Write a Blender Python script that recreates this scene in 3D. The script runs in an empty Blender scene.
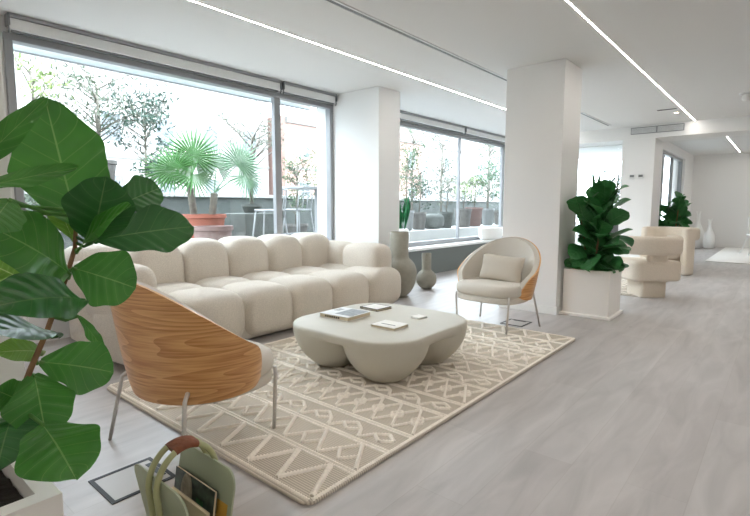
import bpy, bmesh, math, random
from mathutils import Vector, Matrix, noise
PI = math.pi
SC = bpy.context.scene
COL = SC.collection
R = math.radians

# ------------------------------------------------------------------ camera
H_CAM = 1.1
PITCH, YAW, F = R(6.003), R(40.2), 485.0
cam_d = bpy.data.cameras.new('camera')
cam = bpy.data.objects.new('camera', cam_d)
COL.objects.link(cam)
cam.location = (0, 0, H_CAM)
cam.rotation_euler = (PI/2 - PITCH, 0, YAW)
cam_d.sensor_width = 36.0
cam_d.lens = F/750*36
cam_d.clip_start = 0.05
SC.camera = cam
CAM_ROT = cam.rotation_euler.to_matrix()
def ray(x, y):
    return CAM_ROT @ Vector((x-375, -(y-258), -F))
def at_x(x, y, X):
    d = ray(x, y); return Vector((0, 0, H_CAM)) + d*(X/d.x)
def at_y(x, y, Y):
    d = ray(x, y); return Vector((0, 0, H_CAM)) + d*(Y/d.y)
def at_z(x, y, Z):
    d = ray(x, y); return Vector((0, 0, H_CAM)) + d*((Z-H_CAM)/d.z)

# ------------------------------------------------------------------ objects
def obj(name, bm, mat, parent=None, smooth=True, angle=None):
    me = bpy.data.meshes.new(name)
    bmesh.ops.recalc_face_normals(bm, faces=bm.faces) if angle != 'keep' else None
    bm.to_mesh(me); bm.free()
    mats = mat if isinstance(mat, (list, tuple)) else [mat]
    for m in mats: me.materials.append(m)
    if smooth:
        me.polygons.foreach_set('use_smooth', [True]*len(me.polygons))
        if angle not in (None, 'keep'):
            me.set_sharp_from_angle(angle=R(angle))
    o = bpy.data.objects.new(name, me)
    COL.objects.link(o)
    if parent: o.parent = parent
    return o
def tag(o, label, cat, group=None):
    o['label'] = label; o['category'] = cat
    if group: o['group'] = group
    return o
def thing(name, label, cat, loc=(0, 0, 0), rotz=0, group=None):
    o = bpy.data.objects.new(name, None); COL.objects.link(o)
    o.empty_display_size = .1
    o.location = loc; o.rotation_euler = (0, 0, rotz)
    return tag(o, label, cat, group)
def struct(o):
    o['kind'] = 'structure'; return o
def sroot(name, loc=(0, 0, 0)):
    o = bpy.data.objects.new(name, None); COL.objects.link(o); o.location = loc
    return struct(o)
def dup(root, loc, rotz, label, group=None):
    r = root.copy(); COL.objects.link(r); r.location = loc; r.rotation_euler = (0, 0, rotz)
    r['label'] = label
    if group: r['group'] = group
    for ch in list(root.children):
        c = ch.copy(); COL.objects.link(c); c.parent = r
        for g in list(ch.children):
            d = g.copy(); COL.objects.link(d); d.parent = c
    return r

# ------------------------------------------------------------------ shapes
def B(): return bmesh.new()
def box(bm, x0, x1, y0, y1, z0, z1, mat=0, bev=0):
    t = bmesh.new()
    vs = [t.verts.new((x, y, z)) for x in (x0, x1) for y in (y0, y1) for z in (z0, z1)]
    for f in ((0,1,3,2),(4,6,7,5),(0,4,5,1),(2,3,7,6),(0,2,6,4),(1,5,7,3)):
        t.faces.new([vs[i] for i in f])
    if bev: bmesh.ops.bevel(t, geom=t.edges[:], offset=bev, segments=3, profile=.5, affect='EDGES')
    merge(bm, t, mat); return bm
def merge(bm, t, mat=0, M=None):
    t.verts.index_update()
    vm = [bm.verts.new(M @ v.co if M else v.co) for v in t.verts]
    uvs = t.loops.layers.uv.active
    uvd = bm.loops.layers.uv.verify() if uvs else None
    for f in t.faces:
        try: nf = bm.faces.new([vm[v.index] for v in f.verts])
        except ValueError: continue
        nf.material_index = mat if mat else f.material_index
        if uvs:
            for l, m in zip(f.loops, nf.loops): m[uvd].uv = l[uvs].uv
    t.free()
def obox(bm, p, q, w, h, up=Vector((0, 0, 1)), mat=0):
    p, q = Vector(p), Vector(q); a = (q-p).normalized()
    s = a.cross(up)
    if s.length < 1e-4: s = a.cross(Vector((1, 0, 0)))
    s.normalize(); n = s.cross(a)
    vs = [bm.verts.new(e + s*i*w/2 + n*j*h/2) for e in (p, q) for i in (-1, 1) for j in (-1, 1)]
    for f in ((0,1,3,2),(4,6,7,5),(0,4,5,1),(2,3,7,6),(0,2,6,4),(1,5,7,3)):
        bm.faces.new([vs[i] for i in f]).material_index = mat
def tube(bm, pts, r, seg=10, mat=0, cap=True):
    pts = [Vector(p) for p in pts]; n = len(pts)
    rr = r if isinstance(r, (list, tuple)) else [r]*n
    rings = []; ref = None
    for i, p in enumerate(pts):
        a = (pts[min(i+1, n-1)] - pts[max(i-1, 0)]).normalized()
        if ref is None:
            ref = a.orthogonal().normalized()
        ref = (ref - a*ref.dot(a)).normalized(); s = a.cross(ref)
        rings.append([bm.verts.new(p + (ref*math.cos(t) + s*math.sin(t))*rr[i]) for t in [2*PI*k/seg for k in range(seg)]])
    for a, b in zip(rings, rings[1:]):
        for k in range(seg):
            bm.faces.new((a[k], a[(k+1) % seg], b[(k+1) % seg], b[k])).material_index = mat
    if cap:
        for rg in (rings[0], rings[-1]):
            bm.faces.new(rg).material_index = mat
def lathe(bm, prof, seg=32, c=(0, 0, 0), mat=0, sx=1, sy=1):
    rings = []
    for r, z in prof:
        rings.append([bm.verts.new((c[0]+sx*r*math.cos(2*PI*k/seg), c[1]+sy*r*math.sin(2*PI*k/seg), c[2]+z)) for k in range(seg)])
    for a, b in zip(rings, rings[1:]):
        for k in range(seg):
            bm.faces.new((a[k], a[(k+1) % seg], b[(k+1) % seg], b[k])).material_index = mat
    for rg in (rings[0], rings[-1]): bm.faces.new(rg).material_index = mat
def puff(bm, c, s, n=4.0, div=10, mat=0, sag=0):
    """soft rounded block (superellipsoid on a cube sphere); s = full sizes"""
    t = bmesh.new()
    bmesh.ops.create_cube(t, size=2)
    bmesh.ops.subdivide_edges(t, edges=t.edges[:], cuts=div, use_grid_fill=True)
    for v in t.verts:
        d = Vector([math.tan(x*PI/4*.98)/math.tan(PI/4*.98) for x in v.co])
        k = (abs(d.x)**n + abs(d.y)**n + abs(d.z)**n)**(-1/n)
        v.co = Vector((c[0]+d.x*k*s[0]/2, c[1]+d.y*k*s[1]/2, c[2]+d.z*k*s[2]/2))
    merge(bm, t, mat)
def slab(bm, outline, z0, z1, rnd=.01, mat=0, steps=4):
    """extruded outline with rounded rims (outline = list of (x,y), ccw)"""
    n = len(outline); rings = []
    cx = sum(p[0] for p in outline)/n; cy = sum(p[1] for p in outline)/n
    def ring(ins, z):
        o = []
        for i in range(n):
            p0, p, p1 = outline[i-1], outline[i], outline[(i+1) % n]
            tx, ty = p1[0]-p0[0], p1[1]-p0[1]; L = math.hypot(tx, ty) or 1
            o.append(bm.verts.new((p[0]-ty/L*ins, p[1]+tx/L*ins, z)))
        return o
    for k in range(steps+1):
        a = PI/2*k/steps; rings.append(ring(rnd*(1-math.sin(a)), z0+rnd*(1-math.cos(a))))
    for k in range(steps+1):
        a = PI/2*k/steps; rings.append(ring(rnd*(1-math.cos(a)), z1-rnd*(1-math.sin(a))))
    for a, b in zip(rings, rings[1:]):
        for k in range(n):
            bm.faces.new((a[k], a[(k+1) % n], b[(k+1) % n], b[k])).material_index = mat
    bm.faces.new(rings[0][::-1]).material_index = mat
    bm.faces.new(rings[-1]).material_index = mat
def rrect(x0, x1, y0, y1, r, seg=8):
    o = []
    for cx, cy, a0 in ((x1-r, y0+r, -PI/2), (x1-r, y1-r, 0), (x0+r, y1-r, PI/2), (x0+r, y0+r, PI)):
        for k in range(seg+1):
            a = a0 + PI/2*k/seg; o.append((cx+r*math.cos(a), cy+r*math.sin(a)))
    return o
def smooth01(a, b, x):
    t = min(1, max(0, (x-a)/(b-a))); return t*t*(3-2*t)

# ------------------------------------------------------------------ materials
def lin(c):
    return tuple(((x/255)/12.92 if x/255 <= .04045 else ((x/255+.055)/1.055)**2.4) for x in c)
def mat(name, rgb, rough=.6, metal=0, spec=.5, bump=None, vary=None, sheen=0):
    """rgb in sRGB 0-255; bump=(kind, scale, strength); vary=(scale, amount)"""
    m = bpy.data.materials.new(name); m.use_nodes = True
    nt = m.node_tree; b = nt.nodes['Principled BSDF']
    c = lin(rgb)
    b.inputs['Base Color'].default_value = (*c, 1)
    b.inputs['Roughness'].default_value = rough
    b.inputs['Metallic'].default_value = metal
    b.inputs['Specular IOR Level'].default_value = spec
    if sheen: b.inputs['Sheen Weight'].default_value = sheen
    tc = nt.nodes.new('ShaderNodeTexCoord')
    if vary:
        n = nt.nodes.new('ShaderNodeTexNoise'); n.inputs['Scale'].default_value = vary[0]; n.inputs['Detail'].default_value = 4
        nt.links.new(tc.outputs['Object'], n.inputs['Vector'])
        r = nt.nodes.new('ShaderNodeMapRange'); r.inputs['From Min'].default_value = .3; r.inputs['From Max'].default_value = .7
        r.inputs['To Min'].default_value = 1-vary[1]; r.inputs['To Max'].default_value = 1+vary[1]
        nt.links.new(n.outputs['Fac'], r.inputs['Value'])
        mx = nt.nodes.new('ShaderNodeMix'); mx.data_type = 'RGBA'; mx.blend_type = 'MULTIPLY'; mx.inputs['Factor'].default_value = 1
        mx.inputs['A'].default_value = (*c, 1)
        nt.links.new(r.outputs['Result'], mx.inputs['B'])
        nt.links.new(mx.outputs['Result'], b.inputs['Base Color'])
    if bump:
        kind, s, st = bump
        if kind == 'voronoi':
            t = nt.nodes.new('ShaderNodeTexVoronoi'); out = 'Distance'
        else:
            t = nt.nodes.new('ShaderNodeTexNoise'); t.inputs['Detail'].default_value = 5; out = 'Fac'
        t.inputs['Scale'].default_value = s
        nt.links.new(tc.outputs['Object'], t.inputs['Vector'])
        bp = nt.nodes.new('ShaderNodeBump'); bp.inputs['Strength'].default_value = st; bp.inputs['Distance'].default_value = .01
        nt.links.new(t.outputs[out], bp.inputs['Height']); nt.links.new(bp.outputs['Normal'], b.inputs['Normal'])
    return m
def emit(name, rgb, strength):
    m = bpy.data.materials.new(name); m.use_nodes = True
    b = m.node_tree.nodes['Principled BSDF']
    b.inputs['Base Color'].default_value = (.8, .8, .8, 1)
    b.inputs['Emission Color'].default_value = (*lin(rgb), 1)
    b.inputs['Emission Strength'].default_value = strength
    return m
def glass_mat(name, tint=(.97, .99, .985), refl=.06):
    m = bpy.data.materials.new(name); m.use_nodes = True
    nt = m.node_tree; nt.nodes.clear()
    out = nt.nodes.new('ShaderNodeOutputMaterial')
    tr = nt.nodes.new('ShaderNodeBsdfTransparent'); tr.inputs['Color'].default_value = (*tint, 1)
    gl = nt.nodes.new('ShaderNodeBsdfGlossy'); gl.inputs['Roughness'].default_value = 0.02
    lw = nt.nodes.new('ShaderNodeLayerWeight'); lw.inputs['Blend'].default_value = .5
    pw = nt.nodes.new('ShaderNodeMath'); pw.operation = 'POWER'; pw.inputs[1].default_value = 4
    nt.links.new(lw.outputs['Facing'], pw.inputs[0])
    fr = nt.nodes.new('ShaderNodeMath'); fr.operation = 'MULTIPLY_ADD'; fr.inputs[1].default_value = .5; fr.inputs[2].default_value = .05
    nt.links.new(pw.outputs[0], fr.inputs[0])
    mx = nt.nodes.new('ShaderNodeMixShader')
    nt.links.new(fr.outputs[0], mx.inputs[0]); nt.links.new(tr.outputs[0], mx.inputs[1]); nt.links.new(gl.outputs[0], mx.inputs[2])
    nt.links.new(mx.outputs[0], out.inputs[0])
    return m
def leaf_mat(name, dark, light, vein, trans=.2, nveins=7, rough=.38):
    m = bpy.data.materials.new(name); m.use_nodes = True
    nt = m.node_tree; b = nt.nodes['Principled BSDF']; L = nt.links
    uv = nt.nodes.new('ShaderNodeUVMap')
    sp = nt.nodes.new('ShaderNodeSeparateXYZ'); L.new(uv.outputs[0], sp.inputs[0])
    def mth(op, a, bb=None, c=None):
        n = nt.nodes.new('ShaderNodeMath'); n.operation = op
        for i, v in enumerate((a, bb, c)):
            if v is None: continue
            if isinstance(v, (int, float)): n.inputs[i].default_value = v
            else: L.new(v, n.inputs[i])
        return n.outputs[0]
    u = sp.outputs[0]
    v = mth('ABSOLUTE', mth('SUBTRACT', mth('MULTIPLY', sp.outputs[1], 2.0), 1.0))
    mid = mth('LESS_THAN', v, .022)
    ph = mth('FRACT', mth('SUBTRACT', mth('MULTIPLY', u, float(nveins)), mth('MULTIPLY', v, 1.5)))
    side = mth('LESS_THAN', mth('ABSOLUTE', mth('SUBTRACT', ph, .5)), .028)
    vn = mth('MAXIMUM', mid, mth('MULTIPLY', side, .4))
    nz = nt.nodes.new('ShaderNodeTexNoise'); nz.inputs['Scale'].default_value = 9
    tc = nt.nodes.new('ShaderNodeTexCoord'); L.new(tc.outputs['Object'], nz.inputs['Vector'])
    m1 = nt.nodes.new('ShaderNodeMix'); m1.data_type = 'RGBA'
    m1.inputs['A'].default_value = (*lin(dark), 1); m1.inputs['B'].default_value = (*lin(light), 1)
    L.new(nz.outputs['Fac'], m1.inputs['Factor'])
    m2 = nt.nodes.new('ShaderNodeMix'); m2.data_type = 'RGBA'
    L.new(m1.outputs['Result'], m2.inputs['A']); m2.inputs['B'].default_value = (*lin(vein), 1)
    L.new(mth('MULTIPLY', vn, .75), m2.inputs['Factor'])
    L.new(m2.outputs['Result'], b.inputs['Base Color'])
    b.inputs['Roughness'].default_value = rough
    bp = nt.nodes.new('ShaderNodeBump'); bp.inputs['Strength'].default_value = .22; bp.inputs['Distance'].default_value = .004
    bulge = mth('SINE', mth('MULTIPLY', ph, 6.283))
    L.new(mth('ADD', bulge, vn), bp.inputs['Height']); L.new(bp.outputs['Normal'], b.inputs['Normal'])
    tl = nt.nodes.new('ShaderNodeBsdfTranslucent')
    L.new(m2.outputs['Result'], tl.inputs['Color'])
    ms = nt.nodes.new('ShaderNodeMixShader'); ms.inputs[0].default_value = trans
    out = nt.nodes['Material Output']
    L.new(b.outputs[0], ms.inputs[1]); L.new(tl.outputs[0], ms.inputs[2]); L.new(ms.outputs[0], out.inputs[0])
    return m
def floor_mat():
    m = bpy.data.materials.new('wood plank floor'); m.use_nodes = True
    nt = m.node_tree; b = nt.nodes['Principled BSDF']; L = nt.links
    tc = nt.nodes.new('ShaderNodeTexCoord')
    mp = nt.nodes.new('ShaderNodeMapping'); mp.inputs['Rotation'].default_value = (0, 0, PI/2)
    L.new(tc.outputs['Object'], mp.inputs['Vector'])
    br = nt.nodes.new('ShaderNodeTexBrick'); br.inputs['Scale'].default_value = 1
    br.inputs['Brick Width'].default_value = 1.5; br.inputs['Row Height'].default_value = .21
    br.inputs['Mortar Size'].default_value = .0018; br.offset = .37
    br.inputs['Color1'].default_value = (*lin((186, 182, 180)), 1)
    br.inputs['Color2'].default_value = (*lin((178, 173, 171)), 1)
    br.inputs['Mortar'].default_value = (*lin((174, 169, 166)), 1)
    L.new(mp.outputs[0], br.inputs['Vector'])
    mp2 = nt.nodes.new('ShaderNodeMapping'); mp2.inputs['Scale'].default_value = (4.5, .8, 1)
    L.new(tc.outputs['Object'], mp2.inputs['Vector'])
    nz = nt.nodes.new('ShaderNodeTexNoise'); nz.inputs['Scale'].default_value = 2.2; nz.inputs['Detail'].default_value = 8; nz.inputs['Distortion'].default_value = .8
    L.new(mp2.outputs[0], nz.inputs['Vector'])
    mr = nt.nodes.new('ShaderNodeMapRange'); mr.inputs['From Min'].default_value = .3; mr.inputs['From Max'].default_value = .7
    mr.inputs['To Min'].default_value = .84; mr.inputs['To Max'].default_value = 1.12
    L.new(nz.outputs['Fac'], mr.inputs['Value'])
    mx = nt.nodes.new('ShaderNodeMix'); mx.data_type = 'RGBA'; mx.blend_type = 'MULTIPLY'; mx.inputs['Factor'].default_value = 1
    L.new(br.outputs['Color'], mx.inputs['A']); L.new(mr.outputs['Result'], mx.inputs['B'])
    vo = nt.nodes.new('ShaderNodeTexVoronoi'); vo.inputs['Scale'].default_value = 2.2
    mp3 = nt.nodes.new('ShaderNodeMapping'); mp3.inputs['Scale'].default_value = (1.5, .7, 1)
    L.new(tc.outputs['Object'], mp3.inputs['Vector']); L.new(mp3.outputs[0], vo.inputs['Vector'])
    mk = nt.nodes.new('ShaderNodeMapRange'); mk.inputs['From Min'].default_value = .015; mk.inputs['From Max'].default_value = .06
    mk.inputs['To Min'].default_value = .72; mk.inputs['To Max'].default_value = 1
    L.new(vo.outputs['Distance'], mk.inputs['Value'])
    mx2 = nt.nodes.new('ShaderNodeMix'); mx2.data_type = 'RGBA'; mx2.blend_type = 'MULTIPLY'; mx2.inputs['Factor'].default_value = 1
    L.new(mx.outputs['Result'], mx2.inputs['A']); L.new(mk.outputs['Result'], mx2.inputs['B'])
    L.new(mx2.outputs['Result'], b.inputs['Base Color'])
    b.inputs['Roughness'].default_value = .38
    b.inputs['Specular IOR Level'].default_value = .45
    bp = nt.nodes.new('ShaderNodeBump'); bp.inputs['Strength'].default_value = .06; bp.inputs['Distance'].default_value = .003
    L.new(nz.outputs['Fac'], bp.inputs['Height']); L.new(bp.outputs['Normal'], b.inputs['Normal'])
    return m
def veneer_mat():
    m = bpy.data.materials.new('oak veneer'); m.use_nodes = True
    nt = m.node_tree; b = nt.nodes['Principled BSDF']; L = nt.links
    uv = nt.nodes.new('ShaderNodeUVMap')
    mp = nt.nodes.new('ShaderNodeMapping'); mp.inputs['Scale'].default_value = (.7, 5.5, 1)
    L.new(uv.outputs[0], mp.inputs['Vector'])
    nz = nt.nodes.new('ShaderNodeTexNoise'); nz.inputs['Scale'].default_value = 1.0; nz.inputs['Detail'].default_value = 1.0; nz.inputs['Roughness'].default_value = .4
    L.new(mp.outputs[0], nz.inputs['Vector'])
    mul = nt.nodes.new('ShaderNodeMath'); mul.operation = 'MULTIPLY'; mul.inputs[1].default_value = 20
    L.new(nz.outputs['Fac'], mul.inputs[0])
    fr = nt.nodes.new('ShaderNodeMath'); fr.operation = 'FRACT'; L.new(mul.outputs[0], fr.inputs[0])
    mp2 = nt.nodes.new('ShaderNodeMapping'); mp2.inputs['Scale'].default_value = (6, 120, 1)
    L.new(uv.outputs[0], mp2.inputs['Vector'])
    n2 = nt.nodes.new('ShaderNodeTexNoise'); n2.inputs['Scale'].default_value = 1; n2.inputs['Detail'].default_value = 3
    L.new(mp2.outputs[0], n2.inputs['Vector'])
    ad = nt.nodes.new('ShaderNodeMath'); ad.operation = 'MULTIPLY_ADD'; ad.inputs[1].default_value = .42
    L.new(n2.outputs['Fac'], ad.inputs[2]); L.new(fr.outputs[0], ad.inputs[0])
    cr = nt.nodes.new('ShaderNodeValToRGB')
    e = cr.color_ramp.elements
    e[0].position = .3; e[0].color = (*lin((224, 176, 122)), 1)
    e[1].position = 1.0; e[1].color = (*lin((178, 120, 66)), 1)
    k = cr.color_ramp.elements.new(.65); k.color = (*lin((208, 156, 100)), 1)
    L.new(ad.outputs[0], cr.inputs[0]); L.new(cr.outputs[0], b.inputs['Base Color'])
    b.inputs['Roughness'].default_value = .3
    return m
def weave_mat():
    m = bpy.data.materials.new('ribbed rug weave'); m.use_nodes = True
    nt = m.node_tree; b = nt.nodes['Principled BSDF']; L = nt.links
    tc = nt.nodes.new('ShaderNodeTexCoord')
    w = nt.nodes.new('ShaderNodeTexWave'); w.bands_direction = 'Y'; w.inputs['Scale'].default_value = 26; w.inputs['Distortion'].default_value = .6; w.inputs['Detail'].default_value = 2
    w.inputs['Detail Scale'].default_value = 4
    L.new(tc.outputs['Object'], w.inputs['Vector'])
    nz = nt.nodes.new('ShaderNodeTexNoise'); nz.inputs['Scale'].default_value = 90; nz.inputs['Detail'].default_value = 3
    L.new(tc.outputs['Object'], nz.inputs['Vector'])
    cr = nt.nodes.new('ShaderNodeValToRGB')
    cr.color_ramp.elements[0].color = (*lin((180, 170, 156)), 1); cr.color_ramp.elements[1].color = (*lin((214, 204, 190)), 1)
    cr.color_ramp.elements[0].position = .12; cr.color_ramp.elements[1].position = .75
    L.new(w.outputs['Fac'], cr.inputs[0])
    L.new(cr.outputs[0], b.inputs['Base Color'])
    b.inputs['Roughness'].default_value = .95; b.inputs['Specular IOR Level'].default_value = .1
    bp = nt.nodes.new('ShaderNodeBump'); bp.inputs['Strength'].default_value = .3; bp.inputs['Distance'].default_value = .006
    a = nt.nodes.new('ShaderNodeMath'); a.operation = 'MULTIPLY_ADD'; a.inputs[1].default_value = .4
    L.new(nz.outputs['Fac'], a.inputs[0]); L.new(w.outputs['Fac'], a.inputs[2])
    L.new(a.outputs[0], bp.inputs['Height']); L.new(bp.outputs['Normal'], b.inputs['Normal'])
    return m

M = dict(
    wall=mat('white wall paint', (236, 236, 235), .7, bump=('noise', 60, .03)),
    ceil=mat('white ceiling paint', (228, 228, 227), .8),
    sillw=mat('apron grey', (112, 118, 117), .6),  # flat grey, darker than the other walls
    base=mat('white baseboard', (238, 238, 236), .45),
    floor=floor_mat(),
    alu=mat('grey aluminium frame', (150, 152, 154), .4, .1),
    alud=mat('dark aluminium', (116, 119, 121), .4, .2),
    blind=mat('white blind fabric', (226, 227, 226), .7),
    glass=glass_mat('window glass'),
    sill=mat('white stone sill', (236, 237, 237), .35),
    boucle=mat('cream boucle', (227, 218, 205), .95, spec=.15, bump=('voronoi', 190, .75), vary=(120, .10), sheen=.2),
    boucle2=mat('beige boucle', (230, 217, 200), .95, spec=.15, bump=('voronoi', 150, .6), vary=(90, .06), sheen=.2),
    table=mat('sand grey plaster', (190, 186, 173), .55, bump=('noise', 40, .05), vary=(5, .03)),
    veneer=veneer_mat(),
    uphol=mat('beige upholstery', (208, 202, 192), .9, spec=.15, bump=('noise', 260, .25)),
    pillow=mat('stone cushion fabric', (200, 191, 178), .9, spec=.15, bump=('noise', 220, .3)),
    piping=mat('grey piping', (196, 192, 186), .7),
    chrome=mat('satin steel legs', (205, 200, 195), .35, .5),
    weave=weave_mat(),
    rope=mat('cream rug cord', (248, 241, 230), .95, spec=.1, bump=('noise', 160, .3), vary=(70, .08)),
    rope2=mat('rug edge', (176, 168, 158), .95, spec=.1, bump=('noise', 160, .6)),
    planter=mat('white planter', (243, 240, 235), .5, bump=('noise', 30, .03)),
    soil=mat('dark soil', (42, 36, 31), 1, bump=('noise', 40, .9), vary=(25, .3)),
    bark=mat('brown stem bark', (132, 100, 70), .85, bump=('noise', 45, .5), vary=(14, .2)),
    barkg=mat('grey bark', (112, 107, 97), .9, bump=('noise', 40, .5), vary=(14, .2)),
    leaf=leaf_mat('fiddle leaf', (46, 108, 40), (86, 152, 62), (132, 174, 98), .36, rough=.3),
    leafo=leaf_mat('old fiddle leaf', (32, 86, 38), (58, 118, 54), (104, 142, 84), .18, rough=.3),
    leafl=leaf_mat('young fiddle leaf', (92, 142, 48), (120, 168, 66), (190, 210, 140), .4),
    leafd=leaf_mat('dark fiddle leaf', (40, 98, 52), (68, 132, 72), (92, 144, 90), .18),
    sage=mat('sage green metal', (164, 172, 146), .45),
    sageh=mat('pale olive tube', (172, 174, 130), .4),
    leather=mat('brown leather wrap', (122, 66, 38), .6, bump=('noise', 60, .4), vary=(30, .2)),
    dark=mat('dark metal', (40, 43, 45), .6, .1),
    lid=mat('floor box lid', (176, 172, 168), .4),
    clay=mat('stone grey ceramic', (144, 140, 128), .8, bump=('noise', 90, .25), vary=(20, .06)),
    whitec=mat('white ceramic', (240, 240, 238), .35),
    paper=mat('white paper', (232, 230, 224), .7),
    pages=mat('cream page edges', (214, 200, 172), .8, bump=('noise', 300, .2)),
    cover=mat('pale book cover', (222, 223, 222), .4),
    coverg=mat('grey photo print', (132, 138, 142), .4, vary=(40, .35)),
    ink=mat('black print', (30, 30, 32), .5),
    magd=mat('dark magazine cover', (58, 70, 62), .35, vary=(30, .8)),
    magp=mat('photo print figure', (150, 140, 120), .4, vary=(30, .4)),
    magg=mat('green print', (52, 110, 66), .4, vary=(40, .4)),
    yellow=mat('ochre spine', (206, 160, 70), .5),
    led=emit('warm white led', (255, 247, 238), 62),
    spot=emit('spot lamp', (255, 226, 190), 14),
    plastic=mat('white plastic', (228, 229, 229), .4),
    greyp=mat('grey plastic', (120, 124, 126), .5),
    farrug=mat('white far rug', (234, 232, 228), .95, bump=('noise', 120, .4)),
    # outside
    deck=mat('pale terrace paving', (150, 151, 150), .8, vary=(3, .06)),
    parapet=mat('weathered grey parapet', (84, 89, 86), .9, bump=('noise', 14, .4), vary=(3, .25)),
    coping=mat('white coping', (176, 176, 173), .7),
    render=mat('white facade render', (150, 147, 144), .85, vary=(.4, .04)),
    pink=mat('pink facade render', (150, 122, 112), .85),
    fglass=mat('facade window glass', (90, 96, 100), .2),
    terra=mat('terracotta', (150, 88, 70), .8, vary=(8, .12)),
    potg=mat('grey stone pot', (104, 102, 98), .85, bump=('noise', 30, .4), vary=(9, .15)),
    potp=mat('dusty pink pot', (124, 102, 97), .8, vary=(9, .1)),
    potw=mat('pale pot', (128, 132, 132), .6),
    stone=mat('grey stone trough', (84, 88, 84), .9, bump=('noise', 20, .6), vary=(7, .2)),
    olive=mat('olive leaf', (66, 78, 58), .6, vary=(6, .25)),
    conif=mat('blue green needle leaf', (40, 66, 52), .6, vary=(6, .3)),
    palm=mat('palm frond green', (52, 98, 42), .5, vary=(4, .25)),
    palmp=mat('pale palm frond', (92, 124, 94), .5, vary=(4, .2)),
    twig=mat('grey green sparse leaf', (80, 92, 76), .6, vary=(6, .3)),
    lime=mat('lime leaf', (104, 124, 66), .6, vary=(6, .25)),
    shrub=mat('shrub leaf', (56, 84, 50), .6, vary=(6, .3)),
    bamboo=mat('bamboo leaf', (62, 100, 68), .6, vary=(6, .25)),
    emer=mat('emerald leaf', (24, 110, 62), .5, vary=(9, .3)),
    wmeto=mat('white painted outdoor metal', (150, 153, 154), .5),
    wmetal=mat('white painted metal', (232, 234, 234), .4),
    acbox=mat('pale blue grey box', (112, 124, 126), .6),
    screen=mat('blue grey awning fabric', (205, 212, 214), .8),
)

# ================================================================== SETTING
CEIL = 2.535
XW = -4.62                     # window plane
s = struct(obj('floor', box(B(), -4.62, 3.6, -4.2, 16.6, -.12, 0), M['floor'], smooth=False))
s = struct(obj('ceiling', box(B(), -4.9, 3.6, -4.2, 16.6, CEIL, CEIL+.25), M['ceil'], smooth=False))
struct(obj('wall_right', box(B(), 3.6, 3.75, -4.2, 16.6, 0, CEIL), M['wall'], smooth=False))
struct(obj('wall_back', box(B(), -4.9, 3.75, -4.35, -4.2, 0, CEIL), M['wall'], smooth=False))
struct(obj('wall_far', box(B(), -2.6, 3.75, 16.4, 16.6, 0, CEIL), M['wall'], smooth=False))
# window wall pieces
struct(obj('wall_left', box(B(), -4.9, XW, -4.2, 1.12, 0, CEIL), M['wall'], smooth=False))
struct(obj('wall_under_window', box(B(), -4.9, XW+.04, 1.12, 4.57, 0, .40), M['wall'], smooth=False))
struct(obj('wall_window_apron', box(B(), -4.9, -4.40, 5.0, 10.3, 0, .42), M['sillw'], smooth=False))
struct(obj('trim_1', box(B(), -4.9, -4.33, 5.0, 10.3, .42, .462, bev=.004), M['sill'], smooth=False))
struct(obj('wall_end', box(B(), -4.9, -1.95, 10.3, 10.5, 0, .52), M['wall'], smooth=False))
# columns
def column(name, x0, x1, y0, y1, b, top=CEIL):
    c = struct(obj(name, box(B(), x0, x1, y0, y1, 0, top, bev=.006), M['wall'], smooth=False))
    if b:
        bm = B()
        box(bm, x0-.012, x1+.012, y0-.012, y1+.012, 0, .085, bev=.003)
        obj('baseboard', bm, M['base'], c, smooth=False)
    return c
column('wall_pillar_near', -2.35, -1.72, -.15, .405, True)
column('wall_pillar_middle', -2.345, -1.735, 4.92, 5.43, True)
column('wall_pillar_far', -2.37, -1.84, 9.8, 10.5, True, 2.309)
column('wall_pillar_window', -4.9, -3.81, 4.58, 5.0, True)
struct(obj('ceiling_beam', box(B(), -4.9, 3.6, 9.8, 10.5, 2.31, CEIL+.01), M['wall'], smooth=False))
# stepped facade beyond the beam
XF = -2.1
struct(obj('wall_far_left', box(B(), -2.3, XF, 10.5, 11.15, 0, CEIL), M['wall'], smooth=False))
struct(obj('wall_far_corner', box(B(), -2.3, XF, 15.0, 16.4, 0, CEIL), M['wall'], smooth=False))
struct(obj('wall_far_head', box(B(), -2.3, XF, 11.15, 15.0, 2.33, CEIL), M['wall'], smooth=False))
struct(obj('baseboard_far', box(B(), -2.3, 3.6, 16.385, 16.4, 0, .085), M['base'], smooth=False))

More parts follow.
